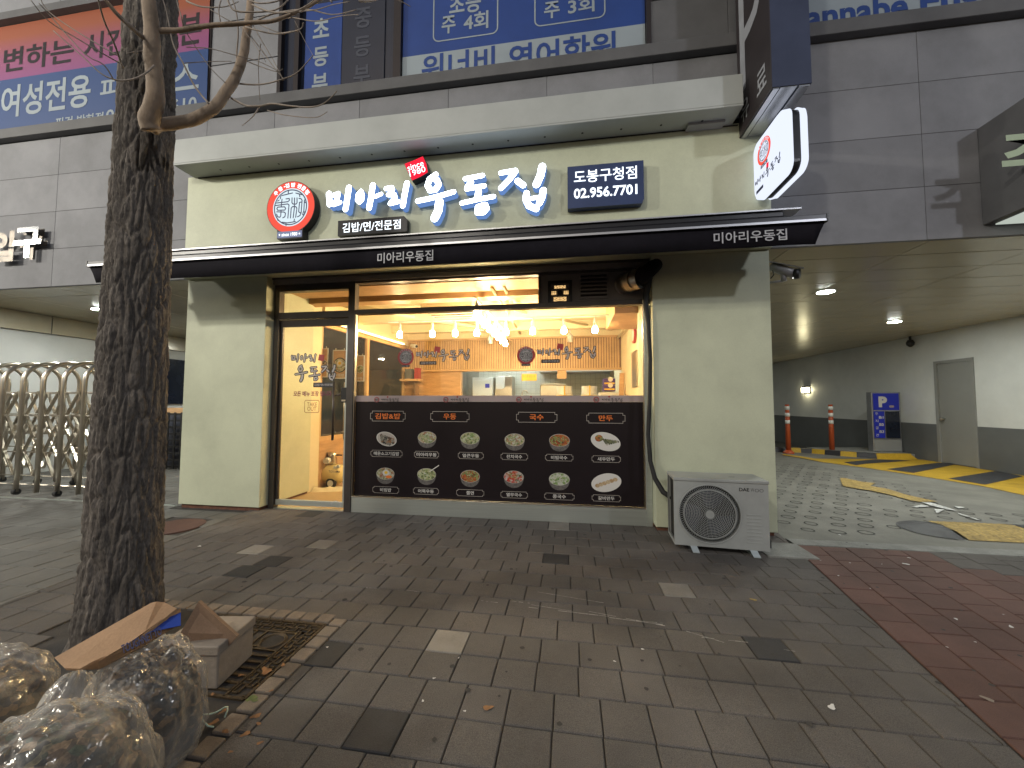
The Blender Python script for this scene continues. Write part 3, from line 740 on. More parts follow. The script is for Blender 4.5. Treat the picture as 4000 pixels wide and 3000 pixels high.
for x, y, s_ in ((8.2, 1.75, 0), (4.7, 12.5, 0), (-7.2, 3.4, 0), (-9.5, 6.5, 0), (-8.6, 11, 0)):  # the last one is added to lift the light behind the side window
    downlight(x, y, 'lit round ceiling light deeper inside, '+{8.2: 'in front of the grey door', 4.6: 'first behind the pillar', 4.7: 'farthest behind the pillar', 8: 'over the ramp', -7.2: 'behind the left pillar', -9.5: 'deep in the left driveway', -8.6: 'added to brighten the left driveway'}[x])
# left driveway side wall and beam
struct(MB().box(-12.6, -12.28, -.1, 17, -.1, 3.27).build('driveway_wall', 'wall_white'))
bm_ = struct(MB().box(-12.6, -12.2, -.1, 17, 3.27, 4).build('driveway_beam', 'stone_dark'))
for k in range(9):
    y0 = -.1+k*1.9; MB().box(-12.2, -12.18, y0+.01, y0+1.89, 3.27, 3.685).build('beam_panel', 'ceiling_metal', bm_)
struct(MB().box(-22, -4.9, 16.6, 17, -.1, 4).build('driveway_back_wall', 'wall_white'))
struct(MB().box(-4.98, -4.88, .6, 16.6, -.1, 1.0).build('shop_flank_base', 'wall_white'))
lg = thing('dark_wall_board', 'flat black board fixed on the white driveway wall beside the cream pillar', 'board', (-12.2, 5, 1.6))
MB().box(-12.28, -12.2, 4.2, 6.3, 1.6, 2.99).build('board', 'window_dark', lg)
st = tag(MB().box(-12.27, -11.9, 3.0, 9, 0, .42).build('concrete_ledge', 'kerb_concrete'), 'low concrete ledge at the foot of the white driveway wall', 'ledge')
tag(MB().box(-11.75, -11.6, 4.6, 6.3, 0, .1).build('wheel_stop', 'worn_yellow'), 'orange yellow wheel stop bar on the ground by the driveway wall', 'wheel stop')

# ================================================================== BUILDING FACADE
YS = -.1
bld = thing('office_building', 'grey stone clad building rising above the shop with dark framed windows', 'building', (0, 0, 0))
MB().box(-16, 16, .02, .3, 3.7, 9).build('wall_core', 'stone_dark', bld)
zj = [3.69, 4.37, 5.053, 5.735, 6.43]
xj = [4.43+2.2467*k for k in range(-9, 6)]
def panel(x0, x1, z0, z1, y=YS, m='stone'):
    if x1-x0 < .03 or z1-z0 < .03: return
    MB().box(x0+.003, x1-.003, y, .02, z0+.003, z1-.003).build('stone_panel', m, bld, bevel=.004)
for _a, _b in ((-16, -6.0), (2.52, 16)): MB().box(_a, _b, YS+.004, .021, 3.70, 6.43).build('joint_mortar', 'stone_joint', bld)
MB().box(-6.0, 2.52, YS+.004, .021, 5.5, 6.43).build('joint_mortar', 'stone_joint', bld)
for i in range(len(xj)-1):
    for j in range(4):
        a, b = xj[i], xj[i+1]
        if j == 3: b_ = b
        if b < -6.0 or a > 2.5: panel(a, b, zj[j], zj[j+1])
        elif a < -6.0: panel(a, -6.0, zj[j], zj[j+1])
        elif b > 2.5: panel(2.5, b, zj[j], zj[j+1])
for a, b in ((-6.0, -4.73), (-4.73, -3.237), (-3.237, -1.782), (-1.782, -.289), (-.289, 1.2), (1.2, 2.5)): panel(a, b, 5.5, 6.43)
MB().box(-16, 2.7, -.22, .02, 6.44, 6.62).box(2.7, 16, -.22, .02, 6.42, 6.61).build('sill_ledge', 'stone_dark', bld, bevel=.01)
for z0, z1 in ((6.63, 7.35), (7.36, 8.1), (8.11, 9)):
    panel(-5.98, -4.70, z0, z1); panel(1.18, 2.2, z0, z1, m='stone_dark'); panel(2.2, 3.1, z0, z1, m='stone_dark')
MB().box(-16, -5.98, -.24, .02, 8.72, 8.86).build('upper_ledge', 'stone_dark', bld)
MB().box(-16, 16, .02, .3, 9, 18).build('wall_core', 'stone_dark', bld)
for k in range(5): panel(-16+k*2.25, -16+k*2.25+2.24, 8.87, 9.6)
MB().box(-16, -4.9, -.14, .02, 9.61, 12).build('upper_cladding', 'psign_face', bld)
def win(x0, x1, z0, z1, mull=()):
    o = MB()
    for a, b, c, d in ((x0, x0+.06, z0, z1), (x1-.06, x1, z0, z1), (x0+.06, x1-.06, z0, z0+.02)): o.box(a, b, -.12, .0, c, d)
    for x in mull: o.box(x-.04, x+.04, -.12, .0, z0+.02, z1)
    w = o.build('window', 'window_frame', bld)
    MB().box(x0+.06, x1-.06, -.04, -.03, z0+.02, z1).build('pane', 'window_dark', w)
win(-4.70, -2.62, 6.62, 9, (-4.36,)); win(-2.62, 1.18, 6.62, 9)
win(3.1, 9, 6.61, 9); win(-13, -5.98, 6.62, 8.7)
WY = -.06; wfn = wall_fn(WY)
# window films
bn = thing('window_banner', 'orange, pink and blue banner with large Korean lettering across the left upstairs window', 'banner', (-9, -.13, 6.6))
by = -.135; bf = wall_fn(by)
def bant():
    m, n, l, b = nt('banner_print'); 
    gm = n.new('ShaderNodeNewGeometry'); sp = n.new('ShaderNodeSeparateXYZ'); l.new(gm.outputs['Position'], sp.inputs[0])
    mr = n.new('ShaderNodeMapRange'); mr.inputs[1].default_value = 6.6; mr.inputs[2].default_value = 8.8; l.new(sp.outputs[2], mr.inputs[0])
    o = ramp(n, l, mr.outputs[0], [(0, (.012, .045, .16)), (.475, (.012, .045, .16)), (.477, (.20, .05, .165)), (.68, (.22, .055, .115)), (.85, (.25, .065, .028)), (1, (.24, .055, .02))])
    l.new(o, b.inputs['Base Color']); b.inputs['Roughness'].default_value = .6
    MATS['banner_print'] = m
bant()
MB().add([bf(a, b, 0) for a, b in ((-13, 6.63), (-5.99, 6.58), (-6.02, 8.72), (-13, 8.70))], [(0, 1, 2, 3)]).build('banner_sheet', 'banner_print', bn, fix=False)
s_ = 1400/2212
def B1(x, y): return (x*s_, y*s_)
text_px('변하는', *B1(25, 360), *B1(455, 325), by, 150*s_, 'window_frame', bn, bold=.02, d=.004)
text_px('시간', *B1(520, 290), *B1(790, 250), by, 165*s_, 'window_frame', bn, bold=.02, d=.004)
text_px('본', *B1(1110, 185), *B1(1245, 175), by, 190*s_, 'window_frame', bn, bold=.02, d=.004)
text_px('여성전용', *B1(10, 620), *B1(560, 570), by, 200*s_, 'poster_white', bn, bold=.02, d=.004)
text_px('피', *B1(620, 550), *B1(740, 540), by, 130*s_, 'poster_white', bn, bold=.02, d=.004)
text_px('스', *B1(1065, 480), *B1(1230, 470), by, 160*s_, 'poster_white', bn, bold=.02, d=.004)
text_px('픽건 반하전', *B1(345, 755), *B1(640, 725), by, 60*s_, 'poster_white', bn, bold=.02, d=.004)
text_px('02', *B1(655, 715), *B1(760, 705), by, 75*s_, 'poster_white', bn, bold=.02, d=.004)
text_px('610', *B1(1060, 655), *B1(1215, 640), by, 85*s_, 'poster_white', bn, bold=.02, d=.004)
def film(name, label, x0, x1, z0, z1, m):
    t = thing(name, label, 'window poster', ((x0+x1)/2, WY, z0)); MB().box(x0, x1, WY, WY+.015, z0, z1).build('film', m, t); return t
p1 = film('window_poster', 'narrow bright blue window film with three white Korean characters stacked', -4.25, -3.6, 6.645, 8.2, 'poster_blue')
def B2(x, y): return (1000+x*.7233, y*.7233)
for ch, u, v, w, h in (('초', 353, 150, 88, 105), ('등', 350, 305, 82, 105), ('부', 345, 450, 85, 105)):
    text_px(ch, *B2(u-w/2, v+6), *B2(u+w/2, v-4), WY, h*.7233, 'poster_white', p1, bold=.025, d=.004)
p2 = film('window_poster', 'narrow dark navy window film with dim grey Korean characters stacked', -3.59, -2.86, 6.645, 8.6, 'window_dark')
mat('dim_grey', (.045, .05, .07), .5)
for ch, u, v, w, h in (('중', 580, 95, 90, 110), ('등', 575, 250, 90, 110), ('부', 572, 405, 90, 110)):
    text_px(ch, *B2(u-w/2, v+6), *B2(u+w/2, v-4), WY, h*.7233, 'dim_grey', p2, bold=.02, d=.004)
p3 = film('window_poster', 'wide blue window film with outlined boxes above a pale strip of blue Korean letters', -2.55, 1.11, 6.645, 9, 'poster_blue')
MB().box(-2.55, 1.11, WY-.004, WY, 6.646, 7.068).build('pale_strip', 'poster_white', p3)
text_px('워너비', *B2(895, 372), *B2(1290, 330), WY, 150*.7233, 'poster_blue', p3, bold=.02, d=.009, clipb=6.65)
text_px('영어학원', *B2(1368, 322), *B2(1945, 250), WY, 160*.7233, 'poster_blue', p3, bold=.02, d=.009, clipb=6.65)
for (x, y, x2, y2) in ((955, 228, 1308, 185), (1503, 145, 1888, 98)):
    a = px(*B2(x, y), WY); b = px(*B2(x2, y2), WY); z0 = (a[1]+b[1])/2
    mb = MB(); P = rrect(a[0], b[0], z0, z0+2, .1, 6); Q = rrect(a[0]+.02, b[0]-.02, z0+.02, z0+1.98, .08, 6); n_ = len(P)
    for i in range(n_): mb.add([wfn(*P[i], .004), wfn(*P[(i+1) % n_], .004), wfn(*Q[(i+1) % n_], .004), wfn(*Q[i], .004)], [(0, 1, 2, 3)])
    mb.build('outlined_box', 'poster_white', p3, fix=False)
text_px('초등', *B2(1045, 30), *B2(1215, 8), WY, 110*.7233, 'poster_white', p3, bold=.02, d=.004)
text_px('주', *B2(1003, 138), *B2(1078, 130), WY, 95*.7233, 'poster_white', p3, bold=.02, d=.004)
text_px('4회', *B2(1122, 122), *B2(1255, 105), WY, 95*.7233, 'poster_white', p3, bold=.02, d=.004)
text_px('주', *B2(1556, 58), *B2(1640, 50), WY, 90*.7233, 'poster_white', p3, bold=.02, d=.004)
text_px('3회', *B2(1685, 35), *B2(1828, 20), WY, 90*.7233, 'poster_white', p3, bold=.02, d=.004)
p4 = film('window_poster', 'pale window film with blue English lettering on the upper right', 3.15, 8.9, 6.63, 9, 'poster_white')
def B3(x, y): return (2600+x*s_, y*s_)
text_px('Wannabe', *B3(640, 140), *B3(1495, 30), WY, 150*s_, 'poster_blue', p4, bold=.03, d=.004)
text_px('English', *B3(1570, 20), *B3(2300, -45), WY, 170*s_, 'poster_blue', p4, bold=.03, d=.004)
# brass letters on the left wall
ml = thing('wall_letters', 'mirror and brass Korean letters standing off the left stone wall', 'letters', (-9.6, -.2, 4.3))
text_px('입', 0, 975, 85, 968, YS, 118, 'brass_letter', ml, bold=.05, d=.10)
text_px('구', 90, 962, 196, 952, YS, 116, 'mirror_letter', ml, bold=.04, d=.12)
text_px('구', 96, 965, 202, 956, YS, 116, 'brass_letter', ml, bold=.045, d=.06)
# right black sign box
rb = thing('sign_box', 'black sign box with pale green Korean character at the right edge of the stone wall', 'sign', (5.9, -.5, 3.8))
MB().box(5.02, 8.2, -.62, -.105, 3.83, 5.05).build('box_body', 'stone_dark', rb, bevel=.01)
MB().box(5.10, 8.1, -.635, -.62, 3.90, 4.97).build('sign_face', 'black_plastic', rb)
mat('pale_green', (.36, .44, .30), .5)
a = px(3960, 640, -.635); b = px(3925, 722, -.635)
text('주', wall_fn(-.635), b[0]+.27, 4.33, .58, .56, .006, 'pale_green', rb, bold=.02)
emis('box_underlight', (.80, .88, .78), .3)
MB().box(5.12, 8.1, -.60, -.14, 3.815, 3.828).build('under_light', 'box_underlight', rb)

# ================================================================== SHOP FRONT
shop = thing('noodle_shop', 'ground floor noodle shop front with cream walls, glass front and lit interior', 'shop', (-1.8, 0, 0))
SW = -.29
MB().box(-6.10, 2.57, SW, -.105, 3.63, 5.30).build('sign_wall', 'cream_paint', shop, bevel=.006)
MB().box(-6.09, -4.66, -.22, .9, .05, 3.625).build('pillar', 'cream_paint', shop, bevel=.006)
MB().box(1.115, 2.56, -.22, .9, .05, 3.625).build('pillar', 'cream_paint', shop, bevel=.006)
MB().box(-6.06, -4.69, -.19, .9, -.03, .048).build('brick_footing', 'brick_red', shop)
MB().box(1.14, 2.53, -.19, .9, -.03, .048).build('brick_footing', 'brick_red', shop)
cm = MB(); cm.box(-5.97, 2.13, -.63, -.105, 5.302, 5.68).box(-5.97, 2.13, -.63, -.295, 5.275, 5.3015); co = cm.build('cornice', 'cornice_paint', shop, bevel=.006)
for k in range(17):
    x = -5.35+k*.505
    MB().cyl((x, -.43, 5.2745), (x, -.43, 5.2735), .016, 10).build('vent_hole', 'black_plastic', co)
MB().box(-5.9, 2.2, -.30, -.285, 5.262, 5.274).build('shadow_gap', 'black_plastic', co)
MB().box(1.55, 2.0, -.42, -.30, 5.24, 5.272).build('cable_cover', 'cctv', co)
# head panel behind the awning
MB().box(-4.655, 1.11, -.10, .05, 3.53, 3.70).build('head_panel', 'dark_panel', shop)
MB().box(-4.655, 1.11, -.12, -.10, 3.60, 3.64).build('head_rail', 'dark_frame', shop)
# frame members
fr = MB()
def fbox(x0, x1, z0, z1, y0=-.06, y1=.05, name='frame_bar', m='dark_frame'): return MB().box(x0, x1, y0, y1, z0, z1).build(name, m, shop, bevel=.003)
fbox(-4.655, -4.565, 0, 3.53); fbox(-3.37, -3.26, .0, 3.53, -.065); fbox(1.03, 1.11, 0, 3.0, -.06, .05, 'frame_bar', 'steel_brushed')
fbox(-4.565, -3.37, 3.42, 3.53); fbox(-4.565, -3.37, 2.975, 3.08); fbox(-3.26, 1.11, 3.50, 3.53); fbox(-3.26, -.42, 3.015, 3.085); fbox(-.42, 1.11, 3.015, 3.085, -.063)
fbox(-.42, -.385, 3.085, 3.50); fbox(-4.565, -3.37, 3.08, 3.42, .02, .03, 'transom_pane', 'glass'); fbox(-3.26, -.42, 3.085, 3.50, .02, .03, 'transom_pane', 'glass')
fbox(-.385, 1.11, 3.085, 3.50, -.03, .02, 'vent_panel', 'dark_panel')
fbox(-3.26, 1.03, .235, 3.015, .012, .022, 'shop_window', 'glass')
fbox(-3.26, -3.245, .225, 3.015, -.05, .0, 'glass_bead', 'steel'); fbox(1.018, 1.03, .225, 3.015, -.05, .0, 'glass_bead', 'steel')
fbox(-3.26, 1.03, 0, .225, -.05, .05, 'kick_plate', 'steel_brushed')
fbox(-3.26, 1.03, .225, .235, -.06, .0, 'kick_cap', 'steel')
# menu film on the window
menu = thing('menu_film', 'black menu film on the lower shop window with twelve dishes and a pink top band', 'menu', (-1.1, 0, .23))
MB().box(-3.245, 1.018, .002, .0115, .236, 1.665).build('menu_sheet', 'film_dark', menu)
MB().box(-3.245, 1.018, .002, .0115, 1.666, 1.757).build('top_band', 'film_pink', menu)
MF = wall_fn(.0)
def M3(x, y): return px(1350+x*.5651, 1500+y*.5651, .0)
def plaque(cx, cy_, w, h, word, m, par, tw):
    x, z = M3(cx, cy_); W_ = M3(cx+w/2, cy_)[0]-M3(cx-w/2, cy_)[0]; H = M3(cx, cy_-h/2)[1]-M3(cx, cy_+h/2)[1]; c = H*.2
    def shape(W2, H2, q):
        P = []
        for sx, sz in ((1, -1), (1, 1), (-1, 1), (-1, -1)):
            a = [(x+sx*(W2/2-q), z+sz*H2/2), (x+sx*(W2/2-q), z+sz*(H2/2-q)), (x+sx*W2/2, z+sz*(H2/2-q))]
            P += a if (sx*sz < 0) else a[::-1]
        return P
    A = shape(W_, H, c); t_ = max(.0045, H*.04); Bq = shape(W_-2*t_, H-2*t_, c); mb = MB(); n_ = len(A)
    for i in range(n_): mb.add([MF(*A[i], .0005), MF(*A[(i+1) % n_], .0005), MF(*Bq[(i+1) % n_], .0005), MF(*Bq[i], .0005)], [(0, 1, 2, 3)])
    mb.build('plaque_outline', 'print_line' if m != 'print_orange' else 'print_line', par, fix=False)
    text(word, MF, x, z, W_*tw, H*.56, .0007, m, par, bold=.015)
for cx, cy_, w, word, tw in ((291, 222, 243, '김밥&밥', .72), (720, 225, 268, '우동', .33), (1320, 230, 283, '국수', .34), (1798, 236, 268, '만두', .36)):
    plaque(cx, cy_, w, 72, word, 'print_orange', menu, tw)
dishes = [(283, 380, 'plate', 'food_roll', '매운소고기김밥', 282, 481, 218, .8), (563, 372, 'bowl', 'food_udon', '미아리우동', 559, 488, 170, .82), (860, 378, 'bowl', 'food_green', '얼큰우동', 865, 495, 176, .65), (1168, 388, 'bowl', 'food_udon', '잔치국수', 1166, 502, 187, .58), (1478, 392, 'bowl', 'food_red', '비빔국수', 1476, 509, 193, .58), (1797, 398, 'plate', 'food_greenlong', '새우만두', 1801, 519, 200, .6),
 (275, 622, 'egg', 'food_udon', '비빔밥', 277, 732, 182, .42), (560, 627, 'bowl', 'food_green', '어묵우동', 555, 741, 176, .62), (860, 640, 'bowl', 'food_red', '쫄면', 861, 753, 191, .27), (1162, 645, 'bowl', 'food_redsoup', '열무국수', 1165, 766, 187, .58), (1477, 660, 'bowl', 'food_white', '콩국수', 1477, 778, 207, .44), (1802, 682, 'plate2', 'food_dumpling', '갈비만두', 1802, 790, 200, .57)]
for cx, cy_, kind, fm, word, tx, ty, tw_, tr in dishes:
    x, z = M3(cx, cy_); r = .155 if kind.startswith('plate') else .145
    if kind.startswith('plate'):
        rx, rz = (.165, .105) if cx < 400 else (.205, .125); tl = -.25 if kind == 'plate' else .2
        def el(rx_, rz_, n=36): return [(x+rx_*math.cos(t)*math.cos(tl)-rz_*math.sin(t)*math.sin(tl), z+rx_*math.cos(t)*math.sin(tl)+rz_*math.sin(t)*math.cos(tl)) for t in [2*math.pi*i/n for i in range(n)]]
        o = MB().flat(el(rx, rz), MF, .0005).build('dish_print', 'decal_white', menu, fix=False)
        MB().flat(el(rx*.93, rz*.92), MF, .0007).build('plate_well', 'print_line' if cx < 400 else 'print_white', o, fix=False)
        mb = MB(); k = 0
        if kind == 'plate' and cx < 400:
            for row, (zz, nn) in enumerate(((.05, 7), (.012, 7), (-.035, 5))):
                for i in range(nn):
                    k += 1; mb.flat(circ(x-.085+i*.031+row*.006, z+zz-i*.010, .023, 12, .027), MF, .0009+k*.00002, 0)
        elif kind == 'plate':
            for i in range(6): k += 1; a = (x-.03+i*.03, z+.03-i*.004); mb.flat(capsule(a, (a[0]+.05, a[1]-.07+i*.012), .028), MF, .0009+k*.00002)
        else:
            for i in range(6): k += 1; mb.flat(circ(x-.12+i*.048, z-.045+i*.018, .033, 12, .027), MF, .0009+k*.00002)
        mb.build('food', fm, o, fix=False)
        if kind == 'plate' and cx > 400: MB().flat(circ(x-.09, z+.045, .055, 18, .048), MF, .0013).build('food', 'food_red', o, fix=False)
    else:
        body = [(x-r, z)]+[(x-r*.98+1.96*r*.5*(1-math.cos(t)), z-.15*math.sin(t)**.8) for t in [math.pi*i/16 for i in range(1, 16)]]+[(x+r, z)]
        o = MB().flat(body, MF, .0005).build('dish_print', 'bowl_print', menu, fix=False)
        MB().flat(circ(x, z+.005, r, 32, r*.62), MF, .0007).build('bowl_rim', 'print_line', o, fix=False)
        MB().flat(circ(x, z+.004, r*.955, 32, r*.58), MF, .0009).build('food', fm, o, fix=False)
        if kind == 'egg':
            MB().flat(circ(x+.01, z+.02, .058, 20, .045), MF, .0011).build('egg_white', 'print_white', o, fix=False)
            MB().flat(circ(x+.01, z+.022, .027, 16, .022), MF, .0013).build('egg_yolk', 'note_yellow', o, fix=False)
            MB().flat(circ(x+.055, z-.04, .05, 16, .022), MF, .00105).build('carrot', 'print_orange', o, fix=False)
        else:
            mb = MB(); rs = random.Random(int(cx+cy_))
            for i in range(16):
                a = rs.uniform(0, 6.28); rr = rs.uniform(0, .6)*r; p = (x+rr*math.cos(a), z+.012+rr*.55*math.sin(a)); b2 = rs.uniform(0, 6.28)
                mb.flat(capsule(p, (p[0]+.035*math.cos(b2), p[1]+.02*math.sin(b2)), .009, n=3), MF, .0011+i*.00002, i % 2)
            mb.build('garnish', ['food_green', 'food_white' if 'red' not in fm else 'food_red'], o, fix=False)
        if cx == 560: MB().flat(capsule((x+.05, z+.05), (x+.185, z+.14), .012), MF, .0016).build('skewer', 'decal_white', o, fix=False)
    plaque(tx, ty, tw_, 46, word, 'print_white', menu, tr)
for cx in (285, 763, 1268, 1803):
    x0, z0 = M3(cx-70, 110)
    emblem(MF, x0, z0+.004, .040, .0006, ('decal_red', 'film_pink', 'decal_dark', 'decal_dark', 'film_pink'), menu, detail=False, words=False)
    letters_flat(MF, x0+.215, z0+.0, .27, .0006, 'bowl_print', None, menu)
    MB().flat(capsule((x0+.175, z0+.045), (x0+.177, z0+.045), .03, n=2), MF, .0006).build('red_tag', 'decal_red', menu, fix=False)
    MB().flat(rrect(x0+.1, x0+.185, z0-.048, z0-.036, .002, 2), MF, .0006).build('dark_strip', 'decal_dark', menu, fix=False)
# stickers high on the window
def M2(x, y, y0=.0): return px(1350+x*.5651, 1000+y*.5651, y0)
GW = wall_fn(.0115)
for (ex, ey, er, lx, lx2, ly, rx_, ry_, sx, sx2, sy, lab) in ((414, 698, 56, 490, 850, 688, 632, 646, 510, 627, 740, 'round red emblem and brush lettering on the shop window, nearer the door'), (1246, 686, 62, 1327, 1725, 672, 1483, 627, 1352, 1480, 727, 'round red emblem and brush lettering on the shop window, nearer the right pillar')):
    t = thing('window_sticker', lab, 'sticker', (*M2(ex, ey)[:1], 0, 2.2))
    x, z = M2(ex, ey); r = (M2(ex+er, ey)[0]-M2(ex-er, ey)[0])/2
    emblem(GW, x, z, r, .001, ('decal_red', 'decal_grey', 'decal_dark', 'decal_dark', 'decal_grey'), t, words=True)
    a = M2(lx, ly); b = M2(lx2, ly)
    letters_flat(GW, (a[0]+b[0])/2, a[1], b[0]-a[0], .001, 'decal_grey', 'decal_dark', t, grow=.010)
    x, z = M2(rx_, ry_); q = .052
    MB().flat([(x-q, z-.6*q), (x+.75*q, z-q), (x+q, z+.7*q), (x-.7*q, z+q)], GW, .0015).build('red_tag', 'decal_red', t, fix=False)
    a = M2(sx, sy); b = M2(sx2, sy); h = .026
    MB().flat(rrect(a[0], b[0], a[1]-h, a[1]+h, .003, 2), GW, .001).build('dark_strip', 'decal_dark', t, fix=False)
    text('김밥/면/전문점', GW, (a[0]+b[0])/2, a[1], (b[0]-a[0])*.86, h*1.1, .003, 'decal_grey', t, bold=.01)

# ------------------------------------------------------------------ glass door
door = thing('glass_door', 'glass shop door with black digital lock, tall pull handles and dark printed lettering', 'door', (-4.56, 0, 0))
MB().box(-4.555, -3.385, -.025, .02, 2.855, 2.965).build('top_rail', 'dark_frame', door, bevel=.003)
MB().box(-4.555, -3.385, -.025, .02, .050, .135).build('bottom_rail', 'steel_brushed', door, bevel=.003)
MB().box(-4.555, -4.52, -.02, .015, .135, 2.855).build('stile', 'dark_frame', door)
MB().box(-3.42, -3.385, -.02, .015, .135, 2.855).build('stile', 'steel_brushed', door)
MB().box(-4.52, -3.42, -.003, .007, .135, 2.855).build('door_glass', 'glass', door)
MB().box(-4.56, -3.38, -.06, .06, 0, .010).build('threshold', 'steel_brushed', door)
s5 = 900/1422
def M5(x, y, y0=-.004): return px(1000+x*s5, 1000+y*s5, y0)
for cx in (497, 533):
    a = M5(cx, 778); b = M5(cx+5, 1135); yy = -.07 if cx < 510 else .075
    h = MB().tube([(a[0], yy, b[1]), (a[0], yy, a[1])], .019, 12); 
    for z in (a[1]-.12, b[1]+.12): h.tube([(a[0], yy, z), (a[0], .0, z)], .01, 8)
    h.build('pull_handle', 'steel' if cx > 510 else 'dark_frame', door, smooth=True)
a = M5(535, 905); b = M5(572, 812)
lk = MB().box(a[0], b[0], -.06, -.028, a[1], b[1]).build('digital_lock', 'black_plastic', door, bevel=.006)
MB().box(a[0]+.015, b[0]-.015, -.062, -.06, a[1]+.02, a[1]+.045).build('lock_label', 'steel', lk)
a = M5(485, 860); MB().tube([(a[0], -.02, a[1]), (a[0]+.1, -.05, a[1]-.0), (a[0]+.14, -.05, a[1]+.02)], .018, 8).build('thumb_turn', 'dark_frame', door)
mb = MB()
for i in range(18):
    t0 = math.pi*(1.0-i/18*1.1); t1 = math.pi*(1.0-(i+1)/18*1.1); c = (-3.52, .085)
    mb.add([(c[0]+r*math.cos(t), -.0262, c[1]+r*.8*math.sin(t)) for r, t in ((.07, t0), (.082, t0), (.082, t1), (.07, t1))], [(0, 1, 2, 3)])
mb.build('chalk_arc', 'litter_white', door, fix=False)
DF = wall_fn(-.004)
def m5text(w, x0, x1, y, h, m, bold=.01):
    a, b = M5(x0, y), M5(x1, y); H = M5((x0+x1)/2, y-h/2)[1]-M5((x0+x1)/2, y+h/2)[1]
    text(w, DF, (a[0]+b[0])/2, (a[1]+b[1])/2, b[0]-a[0], H, .002, m, door, bold=bold)
a, b = M5(222, 640), M5(367, 640)
s_small = (b[0]-a[0])
GXm = (max(p[0] for g in GLYPHS[:3] for q, w in g for p in q)-GX0); s1 = s_small/GXm
def l1(w, gi): return w
mc = (GX0+GX1)/2
full = s1*(GX1-GX0)
letters_flat(DF, a[0]-( -(full/2)) , a[1]+.0, full, .002, 'decal_grey', 'decal_dark', door, grow=.012, sel=range(3))
c, d = M5(245, 712), M5(487, 712)
g2x0 = min(p[0] for g in GLYPHS[3:] for q, w in g for p in q); g2w = GX1-g2x0; s2 = (d[0]-c[0])/g2w; full2 = s2*(GX1-GX0)
letters_flat(DF, d[0]-full2/2, c[1]-.03, full2, .002, 'decal_grey', 'decal_dark', door, grow=.014, sel=range(3, 6))
x, z = M5(404, 628); q = .056
MB().flat([(x-q, z-.7*q), (x+.75*q, z-q), (x+q, z+.7*q), (x-.7*q, z+q)], DF, .003).build('red_tag', 'decal_red', door, fix=False)
a, b = M5(354, 795), M5(479, 795); MB().flat(rrect(a[0], b[0], a[1]-.04, a[1]+.035, .003, 2), DF, .002).build('dark_strip', 'decal_dark', door, fix=False)
text('김밥/면/전문점', DF, (a[0]+b[0])/2, a[1], (b[0]-a[0])*.9, .036, .004, 'decal_grey', door)
m5text('모든 메뉴 포장 됩니다', 232, 467, 850, 32, 'decal_maroon', .03)
m5text('TAKE', 316, 377, 916, 24, 'wood_dark', .0); m5text('OUT', 317, 372, 943, 24, 'wood_dark', .0)
a, b = M5(298, 968), M5(392, 889); mb = MB(); P = rrect(a[0], b[0], a[1], b[1], .03, 5); Q = rrect(a[0]+.009, b[0]-.009, a[1]+.009, b[1]-.009, .022, 5)
for i in range(len(P)): mb.add([DF(*P[i], .002), DF(*P[(i+1) % len(P)], .002), DF(*Q[(i+1) % len(P)], .002), DF(*Q[i], .002)], [(0, 1, 2, 3)])
mb.build('outline_box', 'wood_dark', door, fix=False)

# ------------------------------------------------------------------ vents, duct
vf = thing('exhaust_fan', 'square wall fan with wire guard before plates imitating room light, left of the louvre vent', 'fan', (-.13, -.03, 3.28))
c = px(1350+1482*.5651, 1000+255*.5651, -.03); R_ = .135
x, z = c
o = MB()
for a0, a1, b0, b1 in ((x-.17, x+.17, z+.13, z+.17), (x-.17, x+.17, z-.17, z-.13), (x-.17, x-.13, z-.13, z+.13), (x+.13, x+.17, z-.13, z+.13)): o.box(a0, a1, -.06, -.03, a0 and b0, b1)
o.build('fan_frame', 'black_metal', vf)
emis('fan_glow', (1.0, .62, .25), .5)  # emissive plates imitate room light showing through the fan
for qx, qz, w_, h_ in ((-.085, -.0, .07, .05), (.085, 0, .07, .05), (0, .085, .16, .04), (0, -.09, .18, .06)):
    MB().box(x+qx-w_/2, x+qx+w_/2, -.034, -.031, z+qz-h_/2, z+qz+h_/2).build('fan_glow_plate', 'fan_glow', vf)
gm_ = MB()
for r in (.03, .055, .08, .105, .13):
    P = [(x+r*math.cos(t), -.066, z+r*math.sin(t)) for t in [2*math.pi*i/24 for i in range(25)]]; gm_.tube(P, .0022, 4)
for k in range(6): t = math.pi*k/6; gm_.tube([(x-.13*math.cos(t), -.068, z-.13*math.sin(t)), (x+.13*math.cos(t), -.068, z+.13*math.sin(t))], .0025, 4)
gm_.build('wire_guard', 'black_metal', vf)
MB().cyl((x, -.05, z), (x, -.03, z), .035, 16).build('hub', 'black_plastic', vf)
lv = thing('louvre_vent', 'dark louvre vent panel between the wall fan and the silver duct', 'vent', (.35, -.03, 3.1))
p0 = px(1350+1615*.5651, 1000+300*.5651, -.03); p1_ = px(1350+1815*.5651, 1000+110*.5651, -.03)
MB().box(p0[0], p1_[0], -.045, -.03, p0[1], p1_[1]).build('vent_plate', 'dark_panel', lv, bevel=.003)
for k in range(6):
    zz = p0[1]+.035+k*(p1_[1]-p0[1]-.05)/6
    MB().add([(p0[0]+.02, -.047, zz), (p1_[0]-.02, -.047, zz), (p1_[0]-.02, -.075, zz+.008), (p0[0]+.02, -.075, zz+.008), (p1_[0]-.02, -.047, zz+.03), (p0[0]+.02, -.047, zz+.03)], [(0, 1, 2, 3), (3, 2, 4, 5)]).build('louvre', 'window_frame', lv)
du = thing('exhaust_duct', 'silver spiral duct elbow coming out of the vent panel with a black flexible hose', 'duct', (.75, -.1, 3.25))
